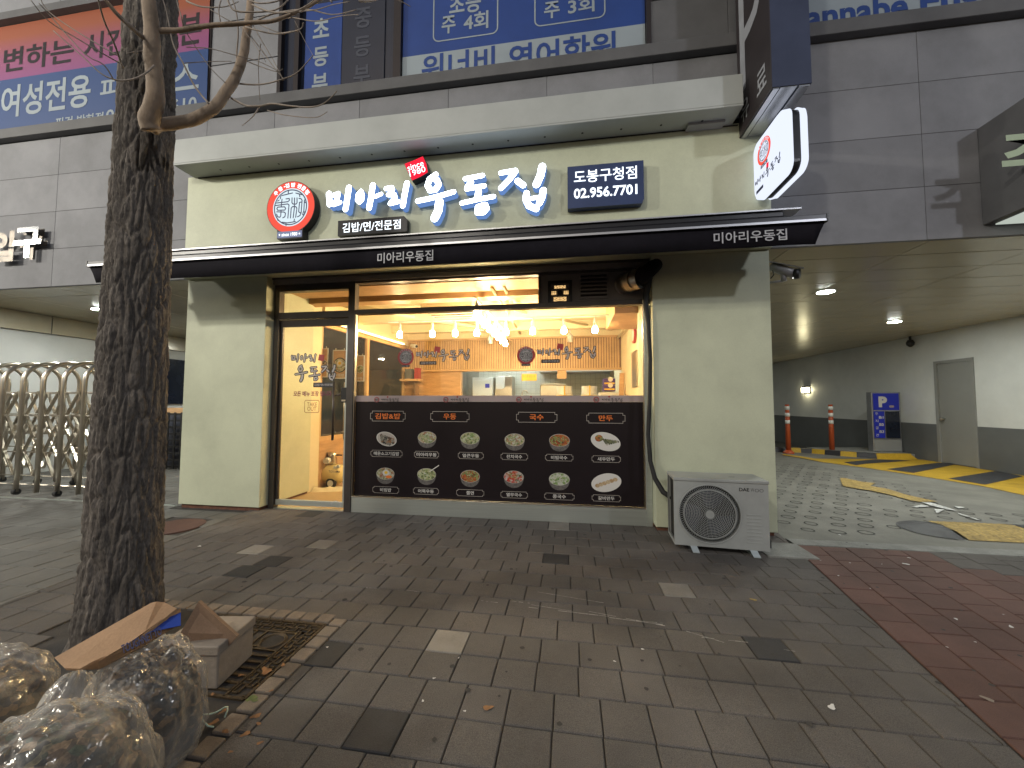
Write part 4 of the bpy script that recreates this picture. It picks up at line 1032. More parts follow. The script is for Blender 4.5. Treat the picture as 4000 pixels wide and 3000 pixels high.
P = [at(1350+1925*.5651, 1000+195*.5651, y=-.03), at(1350+1960*.5651, 1000+182*.5651, y=-.17), at(1350+2000*.5651, 1000+165*.5651, y=-.27), at(1350+2040*.5651, 1000+155*.5651, y=-.33)]
for i in range(3):
    MB().tube([P[i], P[i].lerp(P[i+1], .96)], [.135, .132], 28).build('duct_section', 'duct', du, smooth=False)
for p_, q_ in ((P[0], P[1]), (P[1], P[2]), (P[2], P[3])):
    MB().tube([p_, p_+(q_-p_)*.09], .142, 28).build('duct_collar', 'duct', du)
hose_pts = [at(1350+u*.5651, 1000+v*.5651, y=yy) for u, v, yy in ((2030, 160, -.34), (2075, 120, -.40), (2120, 80, -.38), (2150, 60, -.30), (2120, 110, -.25), (2090, 180, -.25))]
MB().tube(hose_pts[:4], [.10, .10, .095, .08], 18).build('flexible_sleeve', 'black_fabric', du, smooth=True)
pipe = thing('insulated_pipe', 'long black insulated pipe running down the right window edge to the outdoor unit', 'pipe', (1.05, -.2, 1.5))
pp = [(2545, 1040, -.28), (2530, 1110, -.26), (2520, 1180, -.25), (2532, 1260, -.25), (2540, 1400, -.25), (2538, 1560, -.25), (2532, 1700, -.25), (2540, 1800, -.26), (2558, 1868, -.30), (2590, 1922, -.37), (2625, 1945, -.45)]
P = [at(u, v, y=yy) for u, v, yy in pp]
MB().tube(P, [.05, .045, .035, .028, .026, .026, .026, .027, .03, .032, .032], 10).build('pipe', 'rubber', pipe, smooth=True)

# ------------------------------------------------------------------ awning
aw = thing('awning', 'long black awning above the shop glass with silver trim and white lettering', 'awning', (-2.2, -.6, 3.7))
AY = -1.0
xl, xr = -6.85, 2.74; zt, zb = 3.675, 3.365
MB().box(-6.42, 2.62, -.47, -.295, 3.86, 4.00).build('cassette', 'black_metal', aw, bevel=.01)
MB().box(-6.5, 2.80, -.50, -.295, 4.005, 4.022).build('top_flashing', 'silver_trim', aw)
MB().box(-6.42, 2.62, -.49, -.47, 3.90, 3.915).build('cassette_trim', 'black_plastic', aw)
MB().box(xl, xr, AY-.03, AY+.05, zt-.075, zt).build('front_bar', 'black_metal', aw, bevel=.006)
MB().box(xl+.01, xr-.01, AY-.036, AY-.03, zt-.075, zt-.05).build('silver_strip', 'silver_trim', aw)
MB().box(xr, xr+.012, AY-.035, AY+.055, zt-.08, zt+.005).box(xl-.012, xl, AY-.035, AY+.055, zt-.08, zt+.005).build('end_cap', 'black_plastic', aw)
mb = MB(); n = 90
vs = []
for i in range(n+1):
    t = i/n; x = xl+(xr-xl)*t
    for j, (zz, am) in enumerate(((zt-.07, 0), (zt-.17, .006), (zb, .014))):
        y = AY-.0+am*noise.noise(Vector((x*1.6, j, 0)))*1.5
        xx = x+( -.10 if i == n and False else 0)*j/2
        if t > .985: xx = x-.10*(j/2)*((t-.985)/.015)
        if t < .015: xx = x+.13*(j/2)*((.015-t)/.015)
        vs.append((xx, y, zz+(.006*noise.noise(Vector((x*2.3, 9, 0))) if j == 2 else 0)))
fs = [(i*3+j, (i+1)*3+j, (i+1)*3+j+1, i*3+j+1) for i in range(n) for j in range(2)]
mb.add(vs, fs)
vo = mb.build('valance', 'black_fabric', aw, smooth=True); sm = vo.modifiers.new('thick', 'SOLIDIFY'); sm.thickness = .003
mb = MB(); vs = []
for i in range(61):
    x = -6.4+i*(9.0/60); t = i/60; X0 = x; X1 = xl+.02+(xr-xl-.04)*t
    for j in range(4): s_ = j/3; vs.append((X0+(X1-X0)*s_, -.46+(AY+.46)*s_, 3.95-.29*s_-.015*math.sin(math.pi*s_)))
mb.add(vs, [(i*4+j, (i+1)*4+j, (i+1)*4+j+1, i*4+j+1) for i in range(60) for j in range(3)]); fo = mb.build('canopy_fabric', 'black_fabric', aw, smooth=True)
sm = fo.modifiers.new('thick', 'SOLIDIFY'); sm.thickness = .002
for x in (-5.6, -1.9, 1.6):
    sg = 1
    a_ = MB().bar((x, -.40, 3.90), (x+.5, -.62, 3.82), .05, .03).bar((x+.5, -.62, 3.82), (x+.12, AY+.04, 3.64), .05, .03).build('folding_arm', 'cctv', aw)
AF = wall_fn(AY-.004)
av = AY-.02
# valance lettering
def vt(word, U0, V0, U1, V1, hp):
    a = at(U0, V0, y=AY); b = at(U1, V1, y=AY); h = at((U0+U1)/2, (V0+V1)/2-hp/2, y=AY).z-at((U0+U1)/2, (V0+V1)/2+hp/2, y=AY).z
    return (a.x+b.x)/2, (a.z+b.z)/2, b.x-a.x, h
for q, wd in (((1000+660*.7233, 1396*.7233, 1000+960*.7233, 1384*.7233, 42), 'l'), ((2785, 937, 3070, 915, 44), 'r')):
    x, z, w_, h = vt('', *q)
    text('미아리우동집', AF, x, z, w_, h, .018, 'cctv_light', aw, bold=.012)

# ------------------------------------------------------------------ illuminated signs
FN = wall_fn(0)
ls = thing('letter_sign', 'six large glowing white brushed Korean channel letters on the cream sign wall', 'sign', (-1.9, SW, 4.5))
for gi, g in enumerate(GLYPHS):
    mb = MB(); k = 0
    for q, w in g:
        for i in range(len(q)-1):
            k += 1; e = k*.0004
            mb.prism(capsule(q[i], q[i+1], w), FN, .41+e, .30, 0, 2)
            mb.flat(capsule(q[i], q[i+1], w*.93), FN, .4125+e, 1)
    o = mb.build('letter', ['black_metal', 'glow_white', 'glow_side'], ls, fix=False)
rt = thing('red_tag_sign', 'tilted glowing red square sign reading since 1980 above the white letters', 'sign', (-2.4, SW, 5.1))
P = [px(*c1(*p), -.42) for p in ((1590, 558), (1868, 415), (1780, 130), (1455, 265))]
P = [P[0], (P[0][0]+.13, P[0][1]+.045), P[1], (P[1][0]-.02, P[1][1]+.12), P[2], ((P[2][0]+P[3][0])/2, (P[2][1]+P[3][1])/2-.004), P[3], (P[3][0]+.045, P[3][1]-.1)]
MB().prism(P, FN, .419, .30, 0).build('tag_body', 'black_metal', rt, fix=False)
cxx = sum(p[0] for p in P)/8; czz = sum(p[1] for p in P)/8
MB().flat([(cxx+(p[0]-cxx)*.97, czz+(p[1]-czz)*.97) for p in P], FN, .421).build('tag_face', 'glow_red', rt, fix=False)
a = px(*c1(1650, 300), -.42); ang = math.atan2(px(*c1(1780, 250), -.42)[1]-px(*c1(1520, 340), -.42)[1], px(*c1(1780, 250), -.42)[0]-px(*c1(1520, 340), -.42)[0])
text('since', FN, a[0], a[1], .245, .085, .424, 'glow_text', rt, bold=.004, rot=ang)
a = px(*c1(1683, 398), -.42); text('1980', FN, a[0], a[1], .245, .085, .424, 'glow_text', rt, bold=.004, rot=ang)
es = thing('emblem_sign', 'round glowing red and white emblem sign with seal script left of the big letters', 'sign', (-4.2, SW, 4.6))
ex0, ez0 = px(1042.5, 812, -.42), px(1230, 795, -.42); er = (ez0[0]-ex0[0])/2; ecx = (ez0[0]+ex0[0])/2; ecz = px(1136, 809, -.42)[1]
MB().prism(circ(ecx, ecz, er*1.005, 56), FN, .419, .30, 0).prism(rrect(ecx-.535*er, ecx+.535*er, ecz-1.21*er, ecz-.8*er, .04*er, 3), FN, .4185, .30, 0).build('emblem_body', 'black_metal', es, fix=False)
emblem(FN, ecx, ecz, er*.985, .421, ('glow_redring', 'glow_emblem', 'print_navy', 'glow_plate', 'glow_text'), es)
# subtitle sign
ss = thing('subtitle_sign', 'small dark sign with lit Korean lettering under the white letters', 'sign', (-2.9, SW, 4.2))
a = px(1319, 925, -.38); b = px(1598, 852, -.38)
zl, zh = px(1319, 922, -.38)[1], px(1319, 863, -.38)[1]
x0, x1 = a[0], px(1590, 880, -.38)[0]
Q = [(x0, zl), (x1, zl), (x1, zh-.05), (x1-.05, zh), (x0, zh)]
MB().prism(Q, FN, .38, .30, 0).build('sign_body', 'black_metal', ss, fix=False)
text('김밥/면/전문점', FN, (x0+x1)/2-.01, (zl+zh)/2, (x1-x0)*.84, (zh-zl)*.62, .384, 'glow_text', ss, bold=.008)
ps = thing('phone_sign', 'dark navy light box with lit Korean branch name and phone number 02.956.7701', 'sign', (.5, SW, 4.6))
p0 = px(2217, 815, -.40); p1_ = px(2515, 627, -.40)
mat('navy_face', (.025, .045, .13), .4); 
x0, x1 = px(2217, 735, -.40)[0], px(2515, 710, -.40)[0]; zl, zh = px(2217, 815, -.40)[1], px(2217, 652, -.40)[1]
Q = [(x0, zl), (x1-.03, zl), (x1, zl+.06), (x1, zh), (x0, zh)]
MB().prism(Q, FN, .40, .30, 0).build('sign_body', 'navy_face', ps, fix=False)
def Mp(x, y): return px(2180+x*.1718, 600+y*.1718, -.40)
a = Mp(360, 500); b = Mp(1790, 420); text('도봉구청점', FN, (a[0]+b[0])/2, Mp(1080, 480)[1], b[0]-a[0], .175, .404, 'glow_text', ps, bold=.008)
a = Mp(360, 900); b = Mp(1800, 820); text('02.956.7701', FN, (a[0]+b[0])/2, Mp(1080, 862)[1], b[0]-a[0], .14, .404, 'glow_text', ps, bold=.02)

# ------------------------------------------------------------------ projecting light box
pj = thing('projecting_sign', 'glowing white rounded light box projecting from the wall with red emblem and black lettering', 'sign', (2.5, -.6, 4.2))
X0 = 2.355
def sf(x0): return lambda a, b, d: Vector((x0+d, a, b))       # a = y
def pill(x0, x1, tap0, tap1, m, name):
    ya, yb, za, zb_ = -1.03, -.31, 4.19, 4.94
    A = [(-p[0], p[1]) for p in rrect(-yb+tap0, -ya-tap0, za+tap0, zb_-tap0, .11, 6)]; Bp = [(-p[0], p[1]) for p in rrect(-yb+tap1, -ya-tap1, za+tap1, zb_-tap1, .12, 6)]
    n_ = len(A); mb = MB(); mb.add([(x0, *p) for p in A]+[(x1, *p) for p in Bp], [tuple(range(n_)), tuple(range(2*n_-1, n_-1, -1))]+[(i, (i+1) % n_, n_+(i+1) % n_, n_+i) for i in range(n_)])
    return mb.build(name, m, pj)
pill(X0, X0+.02, .03, .008, 'glow_box', 'light_face'); pill(X0+.0201, X0+.085, .008, 0, 'glow_box', 'light_rim')
pill(X0+.0855, X0+.165, .012, .012, 'black_metal', 'dark_core')
pill(X0+.1655, X0+.23, 0, .008, 'glow_box', 'light_rim'); pill(X0+.2305, X0+.25, .008, .03, 'glow_box', 'light_face')
MB().box(2.40, 2.52, -.31, -.29, 4.28, 4.34).box(2.40, 2.52, -.31, -.29, 4.56, 4.62).build('bracket', 'black_metal', pj)
PF = lambda a, b, d: Vector((X0-.002-d, -a, b))
emblem(PF, .60, 4.70, .155, .001, ('glow_redring', 'glow_box', 'print_navy', 'print_navy', 'glow_box'), pj, words=True)
s_ = .5/(GX1-GX0)
letters_flat(PF, .66, 4.40, .56, .001, 'print_navy', None, pj)
MB().flat([(.64, 4.455), (.69, 4.44), (.70, 4.50), (.65, 4.515)], PF, .001).build('red_tag', 'glow_red', pj, fix=False)
MB().flat(rrect(.39, .56, 4.27, 4.31, .004, 2), PF, .001).build('dark_strip', 'print_navy', pj, fix=False)

# ------------------------------------------------------------------ P sign
BX = 2.215
pk = thing('parking_blade_sign', 'tall dark blade sign with a big grey letter P hanging above the light box', 'sign', (2.5, -.5, 5.28))
MB().box(BX+.01, BX+.40, -1.08, -.295, 5.105, 9).build('sign_body', 'psign_side', pk)
MB().box(BX, BX+.01, -1.08, -.292, 5.09, 9).build('sign_face', 'psign_face', pk)
MB().box(BX+.02, BX+.08, -1.07, -.30, 5.085, 5.105).box(BX+.095, BX+.26, -1.07, -.30, 5.093, 5.105).box(BX+.28, BX+.385, -1.07, -.30, 5.085, 5.105).build('bottom_plate', 'psign_steel', pk)
PK = lambda a, b, d: Vector((BX-d, -a, b))
def sidept(U, V): p = at(U, V, x=BX); return -p.y, p.z
P0 = sidept(2600+480*s_ if False else 2600+475*.633, 560*.633)
text('P', PK, .67, 6.28, .58, 1.36, .003, 'psign_letter', pk, bold=-.0)
text('유', PK, *sidept(2600+490*.633, 675*.633), .22, .26, .003, 'psign_letter', pk, bold=.01)
text('료', PK, *sidept(2600+592*.633, 490*.633), .22, .26, .003, 'psign_letter', pk, bold=.01)

# ------------------------------------------------------------------ security camera on right pillar
cc = thing('bullet_camera', 'grey bullet security camera mounted on the right pillar edge under the awning', 'security camera', (2.7, -.1, 3.35))
s6 = .5123
def M6(x, y, yy): return at(2900+x*s6, 950+y*s6, y=yy)
p = [M6(215, 175, .0), M6(300, 205, -.05), M6(400, 235, -.12), M6(440, 230, -.16)]
MB().tube([p[0], p[1], p[2]], [.055, .06, .062], 18).build('camera_body', 'cctv', cc, smooth=True)
MB().tube([p[2], p[2].lerp(p[3], .9)], [.068, .064], 18).build('camera_hood', 'black_plastic', cc, smooth=True)
q0, q1 = M6(205, 142, -.02), M6(470, 190, -.17); MB().bar(q0, q1, .12, .008, up=(0, -.2, 1)).build('sun_shield', 'cctv', cc)
MB().tube([M6(310, 230, -.06), M6(315, 290, -.06)], [.03, .035], 12).tube([M6(315, 288, -.06), M6(205, 300, .0)], .016, 10).build('bracket', 'cctv', cc, smooth=True)
MB().tube([M6(228, 200, -.03), M6(240, 240, -.03), M6(215, 270, .0)], .006, 6).build('cable', 'black_plastic', cc)

# ------------------------------------------------------------------ outdoor air conditioner
ac = thing('outdoor_unit', 'grey outdoor air conditioner with round fan grille standing by the right pillar', 'air conditioner', (1.65, -.75, 0))
ang = R(-4.2); Mx = Matrix.Translation(Vector((1.176, -.86, .065))) @ Matrix.Rotation(ang, 4, 'Z')
def acf(a, b, d): return Mx @ Vector((a, -d, b))
w_, h_, dp = .955, .735, .40
front = rrect(0, w_, 0, h_, .015, 3)
mb = MB()
# shell: front panel with circular opening
cxA, czA, rA = .365, .36, .322
N_ = 64; C_ = [(cxA+rA*math.cos(2*math.pi*i/N_), czA+rA*math.sin(2*math.pi*i/N_)) for i in range(N_)]
def sq(t):
    c, s__ = math.cos(t), math.sin(t)
    tx = ((w_-cxA) if c > 0 else cxA)/abs(c) if abs(c) > 1e-6 else 1e9; tz = ((h_-czA) if s__ > 0 else czA)/abs(s__) if abs(s__) > 1e-6 else 1e9
    k = min(tx, tz); return (cxA+c*k, czA+s__*k)
angs_ = sorted([2*math.pi*i/N_ for i in range(N_)]+[math.atan2(z_-czA, x_-cxA) % (2*math.pi) for x_, z_ in ((0, 0), (w_, 0), (w_, h_), (0, h_))])
for i in range(len(angs_)):
    t0, t1 = angs_[i], angs_[(i+1) % len(angs_)]
    if (t1-t0) % (2*math.pi) < 1e-5: continue
    c0 = (cxA+rA*math.cos(t0), czA+rA*math.sin(t0)); cc1 = (cxA+rA*math.cos(t1), czA+rA*math.sin(t1))
    mb.add([acf(*c0, 0), acf(*sq(t0), 0), acf(*sq(t1), 0), acf(*cc1, 0)], [(0, 1, 2, 3)])
    mb.add([acf(*c0, 0), acf(*cc1, 0), acf(*cc1, -.05), acf(*c0, -.05)], [(0, 1, 2, 3)])
mb.add([acf(*p, d) for d in (0, -dp) for p in ((0, 0), (w_, 0), (w_, h_), (0, h_))], [(0, 1, 5, 4), (1, 2, 6, 5), (4, 5, 6, 7)])
mb.build('casing', 'ac_paint', ac, fix=False)
MB().add([acf(*p, d) for d in (.012, -dp-.01) for p in ((-.006, h_-.02), (w_+.006, h_-.02), (w_+.006, h_+.012), (-.006, h_+.012))], [(0, 1, 2, 3), (0, 4, 5, 1), (1, 5, 6, 2), (2, 6, 7, 3), (3, 7, 4, 0)]).build('top_cover', 'ac_paint', ac, bevel=.005)
mb = MB()
mb.add([acf(0, .0, -d) for d in (0, .03)]+[acf(0, h_-.02, -d) for d in (0, .03)], [(0, 1, 3, 2)])
mb.add([acf(0, .0, -d) for d in (dp-.03, dp)]+[acf(0, h_-.02, -d) for d in (dp-.03, dp)], [(0, 1, 3, 2)])
mb.add([acf(0, 0, -.03), acf(0, 0, -dp+.03), acf(0, .04, -dp+.03), acf(0, .04, -.03)], [(0, 1, 2, 3)])
mb.build('side_frame', 'ac_paint', ac, fix=False)
mb = MB(); mb.add([acf(.03, .02, -.03), acf(.03, .02, -dp+.03), acf(.03, h_-.03, -dp+.03), acf(.03, h_-.03, -.03)], [(0, 1, 2, 3)])
mb.build('coil_grille', 'ac_dark', ac, fix=False)
mb = MB(); mb.add([acf(*p, -.12) for p in circ(cxA, czA, rA-.005, 48)], [tuple(range(48))]); mb.build('fan_cavity', 'ac_dark', ac, fix=False)
for k in range(3):
    t = R(20+120*k); mb = MB(); vs = []
    for i in range(7):
        r = .07+.19*i/6
        for j in range(6):
            a_ = t+R(8+75*j/5)+.25*i/6; vs.append(acf(cxA+r*math.cos(a_), czA+r*math.sin(a_), -.10+.04*j/5))
    mb.add(vs, [(i*6+j, i*6+j+1, (i+1)*6+j+1, (i+1)*6+j) for i in range(6) for j in range(5)]); mb.build('fan_blade', 'dim_grey', ac, smooth=True, fix=False)
mb = MB()
def ringt(r, d, rad, seg=44): mb.tube([acf(cxA+r*math.cos(2*math.pi*i/seg), czA+r*math.sin(2*math.pi*i/seg), d) for i in range(seg+1)], rad, 5, cap=False)
for i in range(13): ringt(.057+i*.0168, .018-.0000*i, .0030)
ringt(rA-.004, .004, .008)
ringt(.267, .014, .0045)
for i in range(84):
    t = 2*math.pi*i/84; P = []
    for j in range(5):
        r = .267+.048*j/4; tt = t+.10*math.sin(math.pi*j/4)
        P.append(acf(cxA+r*math.cos(tt), czA+r*math.sin(tt), .014-.03*j/4))
    mb.tube(P, .0026, 4, cap=False)
rs = random.Random(4)
for i in range(13):
    r0 = .057+i*.0168
    for k in range(int(16+i*2.2)):
        t = 2*math.pi*(k+(i % 2)*.5)/int(16+i*2.2); mb.tube([acf(cxA+r*math.cos(t), czA+r*math.sin(t), .018) for r in (r0, r0+.0168)], .0016, 3, cap=False)
mb.build('fan_guard', 'ac_paint', ac, fix=False)
MB().prism(circ(cxA, czA, .047, 24), acf, .026, .01, 0).build('guard_cap', 'ac_paint', ac)
for k in range(9):
    z = .075+k*.037
    mb = MB(); mb.prism(rrect(.735, .885, z, z+.012, .006, 3), acf, .004, .0, 0); mb.build('pressed_rib', 'ac_paint', ac, bevel=.002)
text('DAE', acf, .718, .645, .10, .036, .002, 'black_plastic', ac, bold=.02)
mat('faint_print', (.12, .12, .12), .6)
text('W', acf, .80, .645, .035, .036, .002, 'faint_print', ac, bold=.0); text('OO', acf, .865, .642, .085, .036, .002, 'faint_print', ac, bold=.0)
MB().add([acf(*p, -.16) for p in ((.62, h_+.0125), (.68, h_+.0125), (.68, h_+.013), (.62, h_+.013))]+[acf(*p, -.18) for p in ((.62, h_+.0125), (.68, h_+.0125))], [(0, 1, 5, 4)]).build('handle_slot', 'ac_dark', ac, fix=False)
for xx in (.16, .76):
    MB().add([acf(xx, 0, .0), acf(xx+.07, 0, .0), acf(xx+.09, -.055, .045), acf(xx+.02, -.055, .045), acf(xx, 0, -.35), acf(xx+.07, 0, -.35), acf(xx+.07, -.062, -.35), acf(xx, -.062, -.35), acf(xx+.02, -.062, .045), acf(xx+.09, -.062, .045)], [(0, 1, 2, 3), (4, 5, 6, 7), (3, 2, 9, 8), (8, 9, 6, 7)]).build('foot', 'steel_brushed', ac, fix=False)
MB().tube([acf(.955, .09, -.15), acf(.99, .10, -.14), acf(1.0, .07, -.13), acf(.995, .0, -.12)], .018, 8).build('valve_pipe', 'rubber', ac, smooth=True)
tag(MB().box(2.12, 2.62, -.9, -.47, -.02, .012).build('concrete_patch', 'kerb_concrete'), 'rough concrete patch on the paving right of the outdoor unit', 'patch')
for x, y, c_ in ((1.25, -.82, 'dark brick fragment beneath the left foot of the outdoor unit'), (1.9, -.88, 'dark brick beneath the right foot of the outdoor unit')):
    tag(MB().box(x, x+.28, y, y+.5, -.01, .0).build('support_block', 'stone_dark'), c_, 'block')

# ================================================================== INTERIOR
def S_(o): return struct(o)
S_(MB().box(-4.9, 1.5, .06, 8.0, -.06, .008).build('floor', 'floor_tan'))
S_(MB().box(-4.9, 1.6, .06, 8.0, 3.62, 3.69).build('ceiling', 'room_cream'))
S_(MB().box(-4.9, -4.70, .06, 1.20, 0, 3.62).build('entrance_wall', 'room_cream'))
S_(MB().box(1.14, 1.34, .06, 1.0, 0, 3.62).box(1.34, 1.42, 1.0, 8.0, 0, 3.62).build('right_wall', 'room_cream'))
S_(MB().box(-4.95, 1.5, 7.2, 7.3, 0, 3.62).build('kitchen_wall', 'tile_grout'))
kw = bpy.data.objects['kitchen_wall']
tm = MB().box(-.078, .078, -.006, 0, -.078, .078).mesh('wall_tile', 'tile_white')
for i in range(27):
    for j in range(9):
        link('wall_tile', tm, kw, (-2.95+i*.163, 7.2, 1.55+j*.163))
S_(MB().box(-4.6, -2.9, 4.52, 4.7, 0, 3.62).build('shelf_wall', 'wood'))
S_(MB().box(-2.9, 1.34, 4.55, 5.1, 0, 1.1).build('serving_counter', 'wood'))
sb = thing('slat_canopy', 'wood slat band hanging above the kitchen hatch at the back of the shop', 'cladding', (-1.5, 4.5, 2.5))
MB().box(-4.6, 1.34, 4.5, 4.6, 2.54, 3.36).build('backing', 'wood_dark', sb)
sm_ = MB().box(-.022, .022, -.03, 0, -.39, .39).mesh('slat', 'wood_slat')
for i in range(90): link('slat', sm_, sb, (-4.56+i*.0655, 4.5, 2.95))
MB().box(-4.62, 1.34, 4.44, 4.6, 3.345, 3.39).box(-4.62, 1.34, 4.44, 4.6, 2.50, 2.555).build('edge_trim', 'wood_slat', sb)
MB().box(-4.62, 1.34, 4.46, 4.6, 3.39, 3.62).build('upper_wall', 'room_cream', sb)
# left glazed wall with timber posts
gw = thing('side_window', 'timber framed side window inside the shop looking out to the dark driveway', 'window', (-4.7, 3, 0))
def gp(y): return -4.76+.075*(y-1.2)
mb = MB()
for y in (1.22, 2.75, 4.45): mb.box(gp(y)-.04, gp(y)+.04, y-.05, y+.05, .95, 3.15)
mb.bar((gp(1.2), 1.2, .95), (gp(4.5), 4.5, .95), .1, .08).bar((gp(1.2), 1.2, 3.17), (gp(4.5), 4.5, 3.17), .1, .08)
mb.build('timber_frame', 'wood_slat', gw)
MB().bar((gp(1.2)-.01, 1.2, 2.05), (gp(4.5)-.01, 4.5, 2.05), .01, 2.15).build('side_glass', 'glass_dark', gw)
MB().bar((gp(1.2)-.02, 1.2, .46), (gp(4.5)-.02, 4.5, .46), .12, .92).build('wood_dado', 'wood', gw)
MB().bar((gp(1.2)+.02, 1.2, 3.42), (gp(4.5)+.02, 4.5, 3.42), .2, .4).build('soffit_board', 'room_cream', gw)
MB().bar((gp(1.4)+.13, 1.4, 3.235), (gp(4.2)+.13, 4.2, 3.235), .05, .03).build('light_strip', 'led_strip', gw)
# brown header soffit near the front
S_(MB().box(-4.7, 1.14, .10, .62, 3.50, 3.61).box(-4.7, 1.14, .75, 1.0, 3.44, 3.60).build('front_soffit', 'wood'))
S_(MB().box(.75, 1.34, .8, 2.2, 3.10, 3.6).build('duct_box', 'wood'))
# ceiling beams, pipes
S_(MB().box(-4.7, 1.34, 2.2, 2.42, 3.40, 3.62).build('ceiling_beam', 'room_cream'))
S_(MB().box(-4.7, 1.34, 3.6, 3.75, 3.42, 3.62).build('ceiling_beam', 'room_cream'))
for nm, P, r in (('large', [(-4.2, 1.1, 3.5), (-1.9, 3.9, 3.5)], .05), ('thin', [(-1.2, .4, 3.48), (-1.25, 4.4, 3.48)], .028), ('thin2', [(-1.0, .4, 3.5), (-1.05, 2, 3.5), (1.1, 4.3, 3.5)], .03), ('r', [(1.2, 1, 3.3), (1.25, 4.4, 3.3)], .03)):
    tag(MB().tube(P, r, 10).build('ceiling_pipe', 'room_cream', smooth=True), {'large': 'thick cream pipe slanting across the shop ceiling on the left', 'thin': 'thin cream pipe along the bulb track on the shop ceiling', 'thin2': 'bent cream pipe on the shop ceiling running to the right rear', 'r': 'cream pipe under the shop ceiling along the right wall'}[nm], 'pipe')
ca = thing('ceiling_cassette', 'white ceiling cassette air conditioner seen through the upper window', 'air conditioner', (-2.2, 1.6, 3.45))
MB().box(-2.75, -1.75, 1.3, 2.1, 3.40, 3.60).build('cassette_body', 'room_cream', ca, bevel=.01)
for k in range(4): MB().box(-2.7, -1.8, 1.36+k*.18, 1.40+k*.18, 3.385, 3.40).build('louvre', 'wall_grey', ca)
# bulbs
ZB = 3.035
bm1 = MB().tube([(0, 0, -.075), (0, 0, -.07), (0, 0, -.02), (0, 0, .03), (0, 0, .045)], [.028, .046, .052, .042, .026], 14).mesh('bulb', 'bulb')
bm2 = MB().cyl((0, 0, .045), (0, 0, .19), .026, 12).tube([(0, 0, .19), (0, 0, .235)], .010, 8).mesh('holder', 'wall_white')
rowU = [1562, 1689, 1778, 1863, 1977, 2081, 2203, 2324]
pos = []
for u in rowU: p_ = at(u, 1290, z=ZB); pos.append((at(u, 1290, y=1.72).x, 1.72))
for k, (u, v) in enumerate(((1840, 1219), (1864, 1244), (1888, 1263), (1909, 1280), (1935, 1299), (1942, 1315), (1965, 1328), (1977, 1339))):
    p_ = at(u, v, z=ZB); pos.append((-1.43, max(.35, p_.y)))
names = ['first', 'second', 'third', 'fourth', 'fifth', 'sixth', 'seventh', 'eighth']
for i, (x, y) in enumerate(pos):
    lab = (f'glowing pendant bulb on the crosswise ceiling track, {names[i]} from the left' if i < 8 else f'glowing pendant bulb on the track running into the shop, {names[i-8]} from the front window')
    t = thing('pendant_bulb', lab, 'light bulb', (x, y, ZB), 'pendant bulbs on the shop ceiling tracks')
    link('bulb', bm1, t).matrix_parent_inverse = Matrix(); link('holder', bm2, t).matrix_parent_inverse = Matrix()
tag(MB().box(-3.6, .9, 1.70, 1.74, 3.27, 3.30).build('light_track', 'wall_white'), 'white lighting track running crosswise over the dining room', 'track')
tag(MB().box(-1.45, -1.41, .2, 3.6, 3.271, 3.299).build('light_track', 'wall_white'), 'white lighting track running from the window into the shop', 'track')
for x, y, lb in ((-1.95, 3.9, 'unlit white spotlight over the slat band, left one'), (.05, 3.9, 'unlit white spotlight over the slat band, right one')):
    t = thing('spotlight', lb, 'light', (x, y, 3.2)); MB().cyl((x, y, 3.35), (x, y, 3.5), .02).build('stem', 'wall_white', t); MB().tube([(x, y, 3.36), (x, y, 3.3), (x, y, 3.15)], [.04, .07, .06], 14).build('spot_head', 'wall_white', t, smooth=True)
# kitchen
tag(MB().box(-2.6, 1.2, 5.6, 5.7, 3.2, 3.26).build('kitchen_light', 'kitchen_tube'), 'white tube light over the kitchen behind the hatch', 'light')
fg = thing('refrigerator', 'white upright refrigerator in the kitchen left of the steel cabinet', 'refrigerator', (-2.5, 6.6, 0))
MB().box(-3.0, -2.35, 6.2, 6.9, 0, 2.45).build('cabinet', 'fridge', fg, bevel=.01)
MB().box(-2.98, -2.37, 6.17, 6.2, .3, 2.35).build('door', 'tile_white', fg, bevel=.008)
MB().box(-2.58, -2.44, 6.162, 6.17, 2.12, 2.25).build('sticker', 'sign_blue', fg)
fg2 = thing('steel_fridge', 'stainless cabinet refrigerator standing beside the white one in the kitchen', 'refrigerator', (-2.0, 6.6, 0))
MB().box(-2.28, -1.75, 6.3, 7.0, 0, 2.5).build('cabinet', 'stainless_in', fg2, bevel=.01); MB().box(-2.26, -1.98, 6.27, 6.3, 2.1, 2.48).build('upper_door', 'fridge', fg2)
hd = thing('range_hood', 'long stainless range hood under the kitchen ceiling', 'hood', (.2, 6.5, 2.6)); MB().box(-.9, 1.3, 6.0, 7.15, 2.62, 2.9).build('hood_body', 'stainless_in', hd)
MB().box(-.9, 1.3, 5.97, 6.0, 2.60, 2.68).build('hood_lip', 'fridge', hd)
def note(U0, V0, U1, V1, y, m, nm, lab, cat, th=.01):
    a, b = at(U0, V0, y=y), at(U1, V1, y=y)
    return tag(MB().box(a.x, b.x, y, y+th, b.z, a.z).build(nm, m), lab, cat)
s7 = 940/2212
def V7(x, y): return 1600+x*s7, 1420+y*s7
nn_ = note(*V7(1030, 97), *V7(1167, 158), 4.5, 'note_yellow', 'hanging_note', 'yellow note with Korean handwriting hanging in the kitchen hatch', 'note')
a = at(*V7(1098, 125), y=4.5)
text('빈그릇 놓는 곳', wall_fn(4.5), a.x, a.z+.02, .32, .07, .003, 'wood_dark', nn_, bold=.0); text('감사합니다', wall_fn(4.5), a.x, a.z-.08, .18, .035, .003, 'wood_dark', nn_, bold=.0)
note(*V7(1357, 60), *V7(1442, 138), 4.5, 'wood', 'hanging_note', 'blank brown wooden board hanging in the kitchen hatch', 'board')
